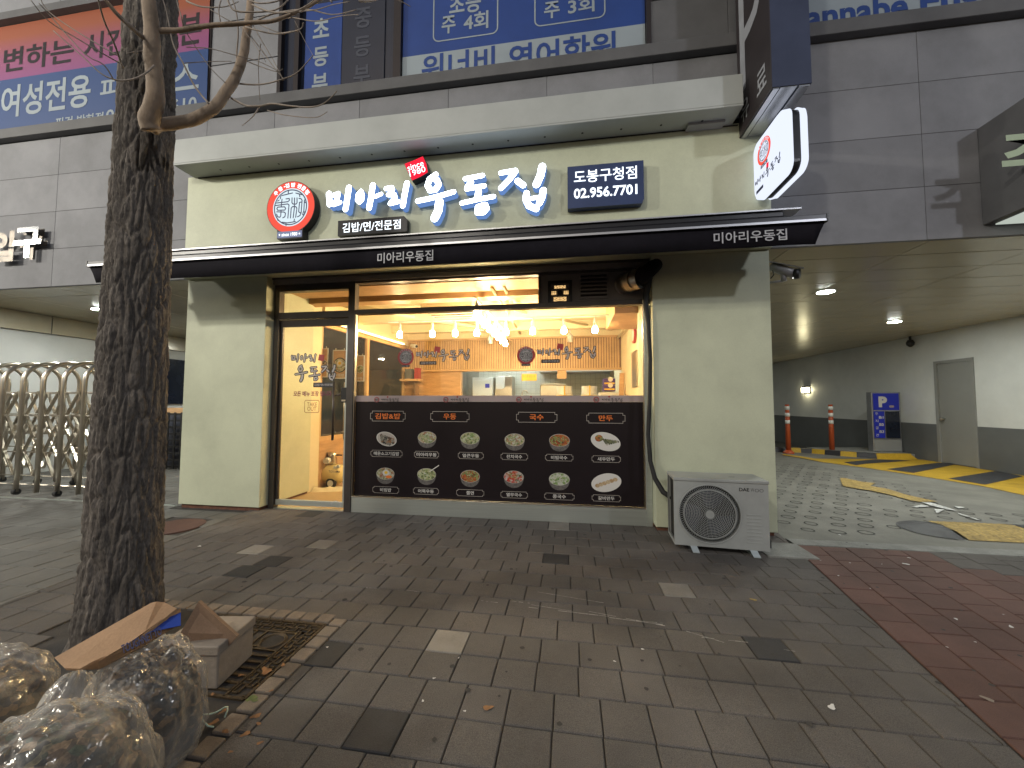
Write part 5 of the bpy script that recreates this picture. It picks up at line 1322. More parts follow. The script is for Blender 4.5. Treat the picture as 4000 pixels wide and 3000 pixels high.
note(*V7(785, 237), *V7(834, 292), 4.6, 'stainless_in', 'card_notice', 'small grey notice standing at the kitchen hatch', 'notice')
a, b = at(*V7(1200, 185), y=5.3), at(*V7(1440, 295), y=5.3)
sc_ = thing('steel_canister', 'wide stainless food container on the kitchen counter', 'container', (a.x, 5.3, b.z)); MB().box(a.x, b.x, 5.3, 5.8, 1.1, a.z-.04).build('container_body', 'stainless_in', sc_, bevel=.02); MB().box(a.x, b.x, 5.28, 5.8, a.z-.035, a.z).build('container_lid', 'fridge', sc_)
for (x0, x1, lab) in ((1350, 1498, 'stack of pale bowls tied with yellow ribbon, nearer the steel container'), (1580, 1730, 'stack of pale bowls tied with yellow ribbon, nearer the purple boxes')):
    a, b = at(*V7(x0, 208), y=4.7), at(*V7(x1, 290), y=4.7); r = (b.x-a.x)/2; cx = (a.x+b.x)/2
    t = thing('tied_stack', lab, 'bowl stack', (cx, 4.8, 1.1), 'tied bowl stacks on the counter')
    for k in range(5): 
        z = 1.1+(a.z-1.1)*k/5; MB().cyl((cx, 4.85, z+.004), (cx, 4.85, 1.1+(a.z-1.1)*(k+1)/5), r*(.97+.03*(k % 2)), 20).build('bowl', 'wall_white', t)
    MB().box(cx-.015, cx+.015, 4.85-r-.01, 4.85+r+.01, 1.1, a.z+.01).build('ribbon', 'box_yellow', t); MB().tube([(cx+(r+.008)*math.cos(q), 4.85+(r+.008)*math.sin(q), (a.z+1.6)/2) for q in [2*math.pi*i/20 for i in range(21)]], .014, 4).build('ribbon', 'box_yellow', t)
for k, (y0, y1) in enumerate(((135, 200), (200, 255))):
    a, b = at(*V7(1782, y0), y=4.3), at(*V7(1892, y1), y=4.3)
    t = thing('purple_carton', ('top' if k == 0 else 'bottom')+' purple printed carton in the stack by the right wall', 'carton', (a.x, 4.3, b.z)); MB().box(a.x, b.x, 4.3, 4.6, b.z+.005, a.z-.005).build('carton_body', 'box_purple', t)
    MB().box(a.x+.02, b.x-.02, 4.297, 4.3, b.z+.03, b.z+.07).build('printed_stripe', 'box_yellow', t); MB().cyl((b.x-.12, 4.296, b.z+.15), (b.x-.12, 4.3, b.z+.15), .06, 14).build('printed_bowl', 'decal_white', t)
a = at(*V7(1837, 255), y=4.3)
tag(MB().box(a.x-.25, 1.32, 4.2, 4.65, 1.2, a.z-.03).build('side_table', 'wall_white'), 'small pale table under the purple cartons', 'table')
for k, (x0, x1, h0) in enumerate(((1895, 1945, 80), (1950, 1978, 150), (1985, 2008, 130))):
    a, b = at(*V7(x0, h0), y=3.6), at(*V7(x1, 300), y=3.6)
    tag(MB().add([(a.x, 3.6, .0), (b.x-.03, 3.6, .0), (b.x+.12, 3.9, a.z), (a.x+.12, 3.9, a.z), (a.x, 3.56, 0), (b.x-.03, 3.56, 0), (b.x+.12, 3.86, a.z), (a.x+.12, 3.86, a.z)], [(0, 1, 2, 3), (4, 5, 6, 7), (0, 4, 7, 3), (1, 5, 6, 2), (3, 2, 6, 7)]).build('leaning_board', 'wood'), ['wide wooden board leaning on the right wall, leftmost', 'narrow wooden board leaning on the right wall, middle', 'narrow wooden board leaning on the right wall, nearest the window'][k], 'board')
# faucet
a = at(*V7(1062, 290), y=5.2); MB()
tag(MB().tube([(a.x-.09, 5.2, 1.1), (a.x-.09, 5.2, a.z+.05), (a.x-.05, 5.2, a.z+.12), (a.x+.03, 5.2, a.z+.13), (a.x+.08, 5.2, a.z+.06)], .014, 8).build('faucet', 'steel', smooth=True), 'thin curved steel faucet above the kitchen counter', 'faucet')
# shelf and picture stand at left
a = at(1590, 1486, y=4.4)
sh = thing('wall_shelf', 'small wooden wall shelf with items left of the kitchen hatch', 'shelf', (a.x, 4.4, a.z)); MB().box(a.x-.1, a.x+.42, 4.15, 4.5, a.z-.03, a.z+.03).build('shelf_board', 'wood_slat', sh)
tag(MB().box(a.x+.02, a.x+.2, 4.2, 4.4, a.z+.03, a.z+.3).build('tissue_box', 'wall_grey'), 'dark patterned box on the small wooden shelf', 'box')
tag(MB().box(a.x+.27, a.x+.4, 4.25, 4.4, a.z+.03, a.z+.33).build('red_packet', 'decal_red'), 'red and white packet at the end of the wooden shelf', 'packet')
a = at(1630, 1530, y=4.2)
tag(MB().bar((a.x, 4.2, a.z-.3), (a.x-.1, 4.35, a.z+.2), .3, .03, up=(1, 0, 0)).build('tablet_stand', 'wood_dark'), 'tilted dark framed tablet standing below the wooden shelf', 'tablet')
tag(MB().box(-4.4, -3.2, 4.0, 4.5, 0, a.z-.28).build('cashier_desk', 'wood'), 'wooden cashier desk beneath the shelf at the back left', 'desk')
# posters hanging at the left
def poster(U0, V0, U1, V1, y, kind, lab, word=None):
    a, b = at(U0, V0, y=y), at(U1, V1, y=y)
    t = thing('menu_poster', lab, 'poster', ((a.x+b.x)/2, y, b.z)); W_, H_ = b.x-a.x, a.z-b.z
    MB().box(a.x, b.x, y, y+.008, b.z, a.z).build('poster_board', 'wall_white', t)
    fn = wall_fn(y); 
    MB().flat([(a.x+.02, b.z+.02), (b.x-.02, b.z+.02), (b.x-.02, a.z-.02), (a.x+.02, a.z-.02)], fn, .001).build('picture', 'wood', t, fix=False)
    cx, cz = (a.x+b.x)/2, b.z+H_*.47
    MB().flat(circ(cx, cz, W_*.44, 28, W_*.46), fn, .003).build('dish', 'window_dark' if kind == 'egg' else 'print_white', t, fix=False)
    MB().flat(circ(cx, cz, W_*.39, 28, W_*.41), fn, .005).build('food', {'egg': 'food_udon', 'n': 'food_green', 'r': 'food_roll'}[kind], t, fix=False)
    if kind == 'egg':
        MB().flat(circ(cx, cz+.03, W_*.2, 20), fn, .007).build('egg_white', 'print_white', t, fix=False); MB().flat(circ(cx, cz+.035, W_*.1, 16), fn, .009).build('egg_yolk', 'note_yellow', t, fix=False)
    if word: text(word, fn, cx, b.z+H_*.12, W_*.6, H_*.1, .006, 'print_white', t)
    MB().box(a.x+W_*.2, a.x+W_*.24, y-.01, y, a.z-.01, a.z+.03).box(b.x-W_*.24, b.x-W_*.2, y-.01, y, a.z-.01, a.z+.03).build('clip', 'steel', t)
k_ = 350/1659
poster(1254, 1360, 1279, 1474, 1.26, 'r', 'hanging menu poster half hidden behind the entrance wall, leftmost')
poster(1300, 1367, 1356, 1479, 1.36, 'egg', 'hanging menu poster of a fried egg rice bowl seen through the door', '비빔밥')
poster(1392, 1388, 1422, 1490, 1.75, 'n', 'hanging menu poster of noodles just right of the door post', '우동')
# compressor
cp = thing('air_compressor', 'small cream yellow air compressor with wheels standing inside the glass door', 'compressor', (-4.35, 1.5, 0))
def M5f(x, y, yy=1.45): return at(1000+x*s5, 1000+y*s5, y=yy)
L, Rr = M5f(395, 1345), M5f(535, 1330); zc = L.z; rr = .19
MB().tube([(L.x-.18, 1.5, zc), (L.x-.12, 1.5, zc), (L.x-.02, 1.5, zc), (Rr.x-.1, 1.5, zc), (Rr.x-.02, 1.5, zc), (Rr.x+.02, 1.5, zc)], [.08, .15, rr, rr, .15, .06], 24).build('tank', 'comp_yellow', cp, smooth=True)
a = M5f(485, 1330, 1.31); text('TOYAMA', wall_fn(1.305), a.x, a.z, .24, .045, .004, 'print_navy', cp, bold=.02)
for xx in (L.x+.03, L.x+.22):
    MB().tube([(xx, 1.5, zc+.19), (xx, 1.5, zc+.26), (xx, 1.5, zc+.34), (xx, 1.5, zc+.42)], [.08, .09, .075, .09], 18).build('pump_head', 'steel', cp, smooth=True)
    MB().tube([(xx, 1.38, zc+.28), (xx, 1.30, zc+.28)], .06, 16).build('motor_cap', 'fridge', cp)
MB().tube([(Rr.x-.12, 1.42, zc+.38), (Rr.x-.0, 1.42, zc+.38)], .014, 8).build('handle', 'rubber', cp)
MB().cyl((Rr.x-.05, 1.4, zc+.17), (Rr.x-.05, 1.36, zc+.17), .032, 14).cyl((Rr.x-.11, 1.4, zc+.15), (Rr.x-.11, 1.36, zc+.15), .03, 14).build('gauge', 'fridge', cp)
for xx in (L.x-.1, Rr.x-.17):
    MB().cyl((xx, 1.32, .10), (xx, 1.37, .10), .10, 20).build('wheel', 'rubber', cp); MB().cyl((xx, 1.312, .10), (xx, 1.32, .10), .06, 14).build('wheel_hub', 'fridge', cp)
    MB().bar((xx, 1.4, .1), (xx, 1.45, zc-.1), .03, .03).build('wheel_strut', 'black_metal', cp)
# crumpled cloth on the floor
mb = MB(); vs = []
for i in range(25):
    for j in range(9):
        x = -4.68+i*.04; y = .95+j*.035+.3*i/24; h = max(0, .06*math.sin(math.pi*j/8)*(1+.8*noise.noise(Vector((x*9, y*9, 2)))))
        vs.append((x, y, .003+h))
mb.add(vs, [(i*9+j, (i+1)*9+j, (i+1)*9+j+1, i*9+j+1) for i in range(24) for j in range(8)])
tag(mb.build('floor_cloth', 'room_cream', smooth=True), 'crumpled pale cloth lying on the shop floor before the compressor', 'cloth')
# wall clock and picture on the right wall
ck = thing('wall_clock', 'round red clock on the right inner wall near the window', 'clock', (1.3, 2.2, 2.9)); 
a = at(1350+2000*.5651, 1000+545*.5651, x=1.33)
MB().cyl((1.33, a.y, a.z), (1.29, a.y, a.z), .17, 24).build('clock_rim', 'decal_red', ck); MB().cyl((1.289, a.y, a.z), (1.285, a.y, a.z), .13, 24).build('clock_face', 'print_white', ck)
wp = thing('wall_picture', 'grey framed picture on the right inner wall below the clock', 'picture', (1.3, 2.2, 2.1))
a = at(1350+2000*.5651, 1000+660*.5651, x=1.33); b = at(1350+2000*.5651, 1000+905*.5651, x=1.33); MB().box(1.31, 1.34, a.y-.25, a.y+.3, b.z, a.z).build('picture_frame', 'stainless_in', wp)
cmn = thing('indoor_camera', 'white bullet camera under the soffit at the left end of the slat band', 'security camera', (-3.9, 4.2, 3.2))
a = at(1350+475*.5651, 1000+625*.5651, y=4.2); MB().tube([(a.x-.12, 4.3, a.z+.04), (a.x+.06, 4.2, a.z)], .05, 14).build('housing', 'wall_white', cmn, smooth=True); MB().cyl((a.x+.06, 4.2, a.z), (a.x+.075, 4.19, a.z-.004), .035, 14).build('lens', 'black_plastic', cmn)

# ================================================================== TREE
tree = thing('street_tree', 'bare street tree with furrowed grey bark in front of the shop at left', 'tree', (-3.12, -3.12, 0))
TX, TY = -3.18, -3.08
NT, NZ = 200, 460; H = 5.6
vs = []
def rad(z):
    pts = [(-.05, .27), (.05, .235), (.4, .208), (1, .200), (2, .188), (2.9, .177), (4.7, .149), (5.6, .142)]
    for (a, ra), (b, rb_) in zip(pts, pts[1:]):
        if z <= b: return ra+(rb_-ra)*(z-a)/(b-a)
    return pts[-1][1]
for i in range(NZ+1):
    z = -.05+(H+.05)*i/NZ; r0 = rad(z)
    for k in range(NT):
        t = 2*math.pi*k/NT
        ct, st = math.cos(t), math.sin(t)
        p = Vector((ct*2.6, st*2.6, z*.95)); w = noise.noise(p*.8)*.55
        q = Vector((ct*2.7+w*.8, st*2.7, z*2.0+w*1.6))
        n1 = 1-abs(noise.noise(q*1.45))*2.1; n2 = 1-abs(noise.noise(Vector((q.x*3.4, q.y*3.4, q.z*3.0+7))))*2; n3 = noise.noise(Vector((ct*14, st*14, z*11)))
        dd = noise.voronoi(Vector((ct*1.9+w*.35, st*1.9, z*1.55+w*.5))*2.1)[0]; e = dd[1]-dd[0]
        d2_ = noise.voronoi(Vector((ct*5+w, st*5, z*6.5))*1.7)[0]; e2 = d2_[1]-d2_[0]
        rdg = -max(0, 1-e/.26)**1.4*.024-max(0, 1-e2/.3)**1.5*.007-max(0, n1)**2.4*.012+n3*.005
        r = r0*(1+.02*math.sin(2*t+z))+rdg+.010
        vs.append((TX+r*ct, TY+r*st, z))
fs = [(i*NT+k, i*NT+(k+1) % NT, (i+1)*NT+(k+1) % NT, (i+1)*NT+k) for i in range(NZ) for k in range(NT)]
MB().add(vs, fs).build('trunk', 'bark', tree, smooth=True, fix=False)
def limb(pts, widths, yy, name='limb', m='limb_bark', n=12, jitter=.0):
    P = []; Rr_ = []
    for i, (u, v) in enumerate(pts):
        y = yy[0]+(yy[1]-yy[0])*i/(len(pts)-1) if isinstance(yy, tuple) else yy
        p = at(u*s1400, v*s1400, y=y); P.append(p); d = (p-C0).dot(_f); w = widths[0]+(widths[1]-widths[0])*i/(len(pts)-1)
        Rr_.append(w*s1400/F*d/2)
    # smooth
    Q = []; RQ = []
    for i in range(len(P)-1):
        a, b, c, d_ = P[max(i-1, 0)], P[i], P[i+1], P[min(i+2, len(P)-1)]
        for k in range(5):
            t = k/5
            q = .5*((2*b)+(-a+c)*t+(2*a-5*b+4*c-d_)*t*t+(-a+3*b-3*c+d_)*t**3)
            q += Vector((noise.noise(q*7), noise.noise(q*7+Vector((5, 0, 0))), noise.noise(q*7+Vector((0, 9, 0)))))*Rr_[i]*.35
            Q.append(q); RQ.append((Rr_[i]+(Rr_[i+1]-Rr_[i])*t)*(1+.08*noise.noise(q*20)))
    Q.append(P[-1]); RQ.append(Rr_[-1])
    MB().tube(Q, RQ, n).build(name, m, tree, smooth=True, fix=False)
    return Q
s1400 = 1400/2212
yF = -3.42
limb([(935, 800), (922, 740), (942, 650), (952, 560), (942, 420), (936, 260), (932, 130), (905, -60), (890, -200)], (105, 66), (yF+.06, yF-.1))
limb([(925, 790), (985, 768), (1080, 762), (1200, 732), (1330, 650), (1420, 540), (1472, 430), (1512, 280), (1535, 150), (1545, -20), (1560, -160)], (78, 34), (yF+.08, -3.0))
limb([(950, 190), (1030, 190), (1100, 188), (1230, 172), (1400, 148), (1560, 142), (1700, 122), (1850, 70), (1990, -10)], (34, 16), (-3.46, -3.25), 'branch')
tw = [([(1430, 608), (1520, 652), (1600, 655), (1680, 640), (1800, 655), (1930, 660), (2010, 630), (2080, 560)], (16, 6), (-3.15, -3.4)),
 ([(1440, 512), (1600, 522), (1740, 490), (1830, 450), (1900, 380), (1932, 340)], (11, 5), (-3.1, -3.3)),
 ([(950, 402), (900, 450), (840, 482), (760, 497), (700, 490), (620, 452), (500, 340), (330, 190)], (14, 7), (-3.5, -3.7)),
 ([(700, 490), (640, 400), (520, 330), (330, 120), (240, 20)], (9, 6), (-3.7, -3.9)),
 ([(740, 390), (650, 340), (480, 240), (300, 130), (190, 0)], (9, 5), (-3.45, -3.8)),
 ([(720, 340), (600, 270), (420, 160), (290, 60), (240, -30)], (9, 5), (-3.45, -3.6)),
 ([(880, 230), (800, 160), (700, 60), (620, -40)], (36, 22), (-3.5, -3.9)),
 ([(760, 420), (700, 260), (640, 120), (600, -20)], (14, 10), (-3.45, -3.8)),
 ([(1480, 150), (1560, 180), (1650, 202), (1740, 207), (1850, 182), (1872, 140)], (11, 6), (-3.2, -3.4)),
 ([(1290, 640), (1200, 530), (1130, 390), (1090, 320), (1060, 240), (1030, 80), (1000, -20)], (14, 6), (-3.35, -3.45)),
 ([(1130, 160), (1115, 90), (1095, 20), (1090, -40)], (7, 5), (-3.4, -3.4)),
 ([(1120, 100), (1140, 180), (1200, 280), (1300, 420), (1400, 520)], (6, 5), (-3.45, -3.2)),
 ([(1460, 480), (1460, 350), (1470, 200), (1455, 60), (1420, -40)], (12, 7), (-3.1, -3.15)),
 ([(1490, 360), (1580, 400), (1700, 440), (1745, 425)], (8, 4), (-3.1, -3.1)),
 ([(1530, 200), (1600, 290), (1680, 400), (1755, 495)], (9, 4), (-3.05, -3.1)),
 ([(1565, 160), (1620, 260), (1690, 380), (1750, 495)], (7, 4), (-3.05, -3.1)),
 ([(1610, 270), (1595, 400), (1600, 560), (1605, 620)], (6, 4), (-3.05, -3.0)),
 ([(1300, 60), (1400, 120), (1500, 180), (1640, 380)], (6, 4), (-3.2, -3.1)),
 ([(1150, 290), (1300, 300), (1450, 340), (1600, 380), (1720, 440)], (6, 4), (-3.3, -3.1)),
 ([(1140, 390), (1290, 380), (1430, 378)], (6, 3), (-3.3, -3.15)),
 ([(1600, 660), (1560, 720), (1495, 775)], (9, 4), (-3.2, -3.3)),
 ([(1650, 680), (1760, 710), (1940, 725), (2020, 690)], (7, 4), (-3.25, -3.5)),
 ([(1560, 140), (1700, 80), (1900, 60), (2050, 90), (2200, 60)], (12, 5), (-3.15, -3.4)),
 ([(1850, 70), (1950, 60), (2050, 30), (2160, 10)], (8, 4), (-3.3, -3.5)),
 ([(1700, 122), (1800, 110), (1950, 130), (2100, 100), (2212, 90)], (9, 4), (-3.2, -3.5)),
 ([(1560, 30), (1660, 70), (1800, 75), (1900, 30), (1960, -20)], (12, 7), (-3.2, -3.4)),
 ([(1400, -20), (1440, 60), (1560, 75), (1700, 60), (1780, 0)], (14, 8), (-3.25, -3.2)),
 ([(1540, 0), (1600, 20), (1700, 10), (1800, -30)], (10, 8), (-3.2, -3.2)),
 ([(1600, 150), (1720, 200), (1810, 190)], (6, 4), (-3.2, -3.3)),
 ([(1820, 130), (1880, 250), (1960, 390)], (4, 2), (-3.2, -3.3)),
 ([(1360, 130), (1350, 60), (1370, -20)], (9, 7), (-3.3, -3.3)),
 ([(780, 330), (830, 320), (880, 315)], (5, 4), (-3.55, -3.5))]
for pts, w, yy in tw: limb(pts, (w[0]*.85, w[1]*.9), yy, 'twig', 'twig_bark', 6)
rs = random.Random(8)
for _ in range(46):     # finer twigs higher in the crown, mostly above the frame; they cast the faint shadows on the fascia
    u = rs.uniform(1150, 2300); v = rs.uniform(-700, 20); a = rs.uniform(-.8, 2.6); P = [(u, v)]; L_ = rs.uniform(60, 110)
    for k in range(4): a += rs.uniform(-.4, .4); P.append((P[-1][0]+L_*math.cos(a), P[-1][1]-L_*math.sin(a)*.8))
    if max(p[1] for p in P) > 60: continue
    y0 = rs.uniform(-3.9, -2.4); limb(P, (11, 4), (y0, y0+rs.uniform(-.3, .3)), 'twig', 'twig_bark', 5)

# ================================================================== TREE PIT, BORDER, GRATE
struct(MB().box(PIT[0], PIT[1], -5.6, PIT[3], -.10, -.03).build('soil_bed', 'soil'))
sm2 = MB(); vs = []
nx, ny = 90, 70
for j in range(ny+1):
    for i in range(nx+1):
        x = -3.55+(1.75)*i/nx; y = -5.3+2.55*j/ny
        vs.append((x, y, -.022+.018*noise.noise(Vector((x*6, y*6, 0)))+.012*noise.noise(Vector((x*22, y*22, 3)))))
sm2.add(vs, [(j*(nx+1)+i, j*(nx+1)+i+1, (j+1)*(nx+1)+i+1, (j+1)*(nx+1)+i) for j in range(ny) for i in range(nx)])
struct(sm2.build('soil', 'soil', smooth=True))
bd = struct(MB().box(-3.55, -1.665, -2.735, -2.62, -.1, -.02).box(-1.79, -1.665, -5.6, -2.735, -.1, -.02).build('pit_border', 'mortar'))
x = -1.79
k = 0
while x > -3.6:
    w = .118+random.uniform(-.004, .004)
    o = MB().box(x-w+.004, x-.004, -2.73, -2.628, -.03, .004+random.uniform(-.003, .003)).build('border_brick', 'border_brick', bd, bevel=.006); x -= w+.008
y = -2.63
while y > -5.4:
    w = .12+random.uniform(-.004, .004); tl = random.uniform(-.02, .02)
    M_ = Matrix.Translation((-1.73+random.uniform(-.006, .006), y-w/2, 0)) @ Matrix.Rotation(tl, 4, 'Z')
    MB().box(-.052, .052, -w/2+.004, w/2-.004, -.03, .003+random.uniform(-.006, .004), M=M_).build('border_brick', 'border_brick', bd, bevel=.006); y -= w+.012
gr = thing('tree_grate', 'rusty iron tree grate with slots and round hole in the brick lined pit', 'tree grate', (-2.2, -3.1, 0))
gx1, gx0, gy1, gy0 = -1.80, -2.70, -2.755, -3.47; GZ = .0
mb = MB()
def gb(x0, y0, x1, y1, w=.012): mb.bar((x0, y0, GZ-.014), (x1, y1, GZ-.014), w, .026)
for (a, b, c, d) in ((gx0, gy1, gx1, gy1), (gx1, gy1, gx1, gy0), (gx0, gy0, gx1, gy0)): gb(a, b, c, d, .018)
ib = .13
gb(gx0, gy1-ib, gx1-ib, gy1-ib); gb(gx1-ib, gy1-ib, gx1-ib, gy0)
cxg, cyg, rg_ = gx1-.245, gy1-.225, .082
# brick like lattice round two sides
for s0 in range(9):
    a = gx1-.02-s0*.10
    for (dx, oy, L_) in ((0, .03, .07), (.05, .075, .07)):
        P = [(a-dx, gy1-oy), (a-dx-L_, gy1-oy), (a-dx-L_, gy1-oy-.035), (a-dx, gy1-oy-.035)]
        if P[1][0] > gx0:
            for i in range(4): gb(*P[i], *P[(i+1) % 4], .008)
    gb(a-.035, gy1, a-.035, gy1-.03, .008)
for s0 in range(7):
    a = gy1-.06-s0*.10
    for (dy, ox, L_) in ((0, .03, .07), (.05, .075, .07)):
        P = [(gx1-ox, a-dy), (gx1-ox, a-dy-L_), (gx1-ox-.035, a-dy-L_), (gx1-ox-.035, a-dy)]
        if P[1][1] > gy0:
            for i in range(4): gb(*P[i], *P[(i+1) % 4], .008)
    gb(gx1, a-.035, gx1-.03, a-.035, .008)
mb.tube([(cxg+rg_*math.cos(t), cyg+rg_*math.sin(t), GZ-.012) for t in [2*math.pi*i/28 for i in range(29)]], .012, 6)
gb(cxg-.06, cyg-.06, gx0+.25, gy0+.28, .012)
for k in range(7):
    x = gx1-ib-.16-.075*k
    y1_ = gy1-ib-.01; y0_ = max(gy0, gy1-.30-.075*k) 
    if x < cxg-.07: gb(x, y1_, x, y0_+.0, .013)
for k in range(7):
    y = gy1-ib-.19-.058*k; gb(gx1-ib-.0, y, max(gx0, gx1-ib-.30-.07*k), y, .013)
mb.build('grate_casting', 'cast_iron', gr, fix=False)

# ================================================================== RUBBISH BY THE TREE
def bag(name, label, c, rx, ry, rz, seed, neck=None, content='garbage', flat=.0, lean=(0, 0)):
    t = thing('rubbish_bag', label, 'rubbish bag', (c[0], c[1], 0))
    for shell in (0, 1):
        mb = MB(); nu, nv = (190, 130) if shell == 0 else (60, 44); vs = []
        for j in range(nv+1):
            ph_ = math.pi*j/nv
            for i in range(nu):
                th = 2*math.pi*i/nu
                sx = math.copysign(abs(math.cos(th))**.75, math.cos(th)); sy = math.copysign(abs(math.sin(th))**.75, math.sin(th))
                q = math.sin(ph_)**.62; zz = math.copysign(abs(math.cos(ph_))**.8, math.cos(ph_))
                d = Vector((sx*q, sy*q, zz)); nn2 = noise.noise(d*1.6+Vector((seed, 0, 0)))*.11+noise.noise(d*3+Vector((seed, 3, 0)))*.035
                if shell == 0:
                    vd = noise.voronoi(Vector((d.x*2.6+seed, d.y*2.6, d.z*1.5)))[0]; e = min(1, (vd[1]-vd[0])*2.2)
                    vd2 = noise.voronoi(Vector((d.x*6+seed, d.y*6, d.z*3.2)))[0]; e2 = min(1, (vd2[1]-vd2[0])*2.2)
                    nn2 += .045*(e-.5)+.022*(e2-.5)
                    if neck:   # sharp pleats gathering into the tied neck
                        nd = Vector(neck).normalized(); dn = d.normalized(); a_ = dn.dot(nd)
                        if a_ > .15:
                            k = (a_-.15)/.85; bx = nd.cross(Vector((0, 1, 0))).normalized(); by_ = nd.cross(bx)
                            az = math.atan2(dn.dot(bx), dn.dot(by_))
                            pl = abs(math.sin(az*5.5+2.2*noise.noise(dn*2.5)+seed))**.6+.5*abs(math.sin(az*13+3*noise.noise(dn*4)))**.7
                            nn2 += .075*k*(1-k*.55)*(pl-.8)-.17*k*k*k
                            if a_ > .975: nn2 += .22*(a_-.975)/.025
                else: nn2 += noise.noise(d*9+Vector((seed, 7, 1)))*.06-.10-.12*max(0, d.z)
                s_ = 1+nn2
                x = c[0]+d.x*rx*s_+lean[0]*d.z; y = c[1]+d.y*ry*s_+lean[1]*d.z; z = max(.0 if shell else -.004, c[2]+d.z*rz*s_)
                vs.append((x, y, z))
        mb.add(vs, [(j*nu+i, j*nu+(i+1) % nu, (j+1)*nu+(i+1) % nu, (j+1)*nu+i) for j in range(nv) for i in range(nu)])
        mb.build('plastic_film' if shell == 0 else 'bag_contents', 'bag_plastic' if shell == 0 else content, t, smooth=True, fix=False)
    return t
bag('', 'clear plastic rubbish bag full of leaves and litter with a tied neck, nearest the camera', (-1.74, -4.42, .22), .35, .33, .44, 3.1, neck=(-.28, .60, .8))
bag('', 'clear plastic rubbish bag with crumpled top between the nearest bag and the tree grate', (-1.93, -3.87, .22), .21, .20, .31, 8.4, neck=(.55, .1, .85), content='garbage_dark')
bag('', 'dark clear plastic rubbish bag slumped at the left frame edge beside the trunk', (-2.90, -4.00, .14), .42, .30, .30, 5.7, content='garbage_dark')
def quad_slab(name, pts, th, m, parent=None):
    P = [at(u, v, z=z) for u, v, z in pts]; nrm = (P[1]-P[0]).cross(P[2]-P[1]).normalized()
    if nrm.dot(C0-P[0]) > 0: nrm = -nrm
    mb = MB(); Q = [p+nrm*th for p in P]; n_ = len(P)
    mb.add(P+Q, [tuple(range(n_)), tuple(range(2*n_-1, n_-1, -1))]+[(i, (i+1) % n_, n_+(i+1) % n_, n_+i) for i in range(n_)])
    return mb.build(name, m, parent), P
cb = thing('flattened_carton', 'long flattened brown cardboard carton with blue print lying across the rubbish bags', 'cardboard', (-2.1, -3.9, .45))
quad_slab('carton_top', [(212, 2569, .56), (253, 2610, .56), (312, 2612, .57), (360, 2585, .59), (465, 2540, .61), (560, 2480, .64), (690, 2377, .69), (640, 2352, .71), (610, 2350, .72), (590, 2355, .715)], .012, 'cardboard', cb)
o, P = quad_slab('carton_side', [(320, 2613, .565), (390, 2610, .55), (560, 2522, .57), (706, 2433, .60), (706, 2375, .67), (630, 2420, .67), (500, 2515, .63), (380, 2585, .59)], .010, 'cardboard', cb)
quad_slab('blue_print', [(580, 2470, .635), (706, 2443, .625), (706, 2392, .665), (640, 2420, .655)], .004, 'print_blue', cb)
a, b = at(478, 2540, z=.62), at(632, 2464, z=.65)
dv = (b-a); L_ = dv.length; dx_ = dv.normalized(); upv = (at(556, 2478, z=.565)-at(560, 2500, z=.545)).normalized()
nrm = dx_.cross(upv).normalized(); nrm = nrm if nrm.dot(C0-a) > 0 else -nrm
mid = (a+b)/2
text('TOUGHNET·YO', lambda p, q, d: mid+nrm*.012+dx_*p+upv*q, 0, 0, L_, .035, 0, 'print_navy', cb, bold=.02)
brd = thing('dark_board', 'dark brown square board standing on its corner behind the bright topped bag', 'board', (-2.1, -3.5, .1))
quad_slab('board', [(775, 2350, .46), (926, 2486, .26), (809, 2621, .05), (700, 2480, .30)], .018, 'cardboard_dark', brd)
fb = thing('foam_box', 'pale grey brown foam box leaning on the tree grate behind the dark board', 'box', (-2.2, -3.25, 0))
Mf = Matrix.Translation((-2.05, -3.14, 0)) @ Matrix.Rotation(R(8), 4, 'Z')
MB().box(-.34, 0, -.30, 0, .0, .235, M=Mf).build('box_body', 'foam', fb, bevel=.01)
MB().box(-.36, .008, -.31, .008, .19, .245, M=Mf).build('box_lid', 'foam', fb, bevel=.008)
crd = tag(MB().tube([(-1.83+.03*math.cos(t)*2, -3.62+.05*math.sin(t), .02+.02*math.sin(t*2)) for t in [i*.45 for i in range(13)]], .004, 5).build('green_string', 'wire_green', smooth=True), 'loop of pale green string on the soil beside the bright topped bag', 'string')
# fallen leaves and litter
def leaf(x, y, s, m, lab, nm='dry_leaf', cat='leaf', grp=None):
    mb = MB(); a0 = random.uniform(0, 6.28); vs = [(0, 0, .006)]
    n_ = 11
    for i in range(n_):
        t = 2*math.pi*i/n_; r = s*(.55+.45*abs(math.cos(t*1.5)))*random.uniform(.8, 1.1); px_, py_ = r*math.cos(t), r*.6*math.sin(t)
        vs.append((px_*math.cos(a0)-py_*math.sin(a0), px_*math.sin(a0)+py_*math.cos(a0), .004+.012*random.random()*s*20*.4))
    mb.add([(x+v[0], y+v[1], v[2]) for v in vs], [(0, i+1, (i+1) % n_+1) for i in range(n_)])
    return tag(mb.build(nm, m, smooth=False, fix=False), lab, cat, grp)
p = at(1905, 2768, z=0); leaf(p.x, p.y, .035, 'leaf_dry', 'single curled dry leaf on the grey paving in the middle foreground')
p = at(1040, 2617, z=0.01); leaf(p.x, p.y, .05, 'leaf_dry', 'dry brown leaf caught on the tree grate')
p = at(2945, 2345, z=0); leaf(p.x, p.y, .035, 'worn_yellow', 'crumpled shiny yellow wrapper on the paving below the outdoor unit', 'wrapper', 'litter')
p = at(3860, 2735, z=0); leaf(p.x, p.y, .035, 'foam', 'pale dry leaf on the red paving at the right')
p = at(985, 2735, z=0); leaf(p.x, p.y, .05, 'leaf_green', 'small green weed leaves at the front corner of the tree grate', 'weed', 'plant')
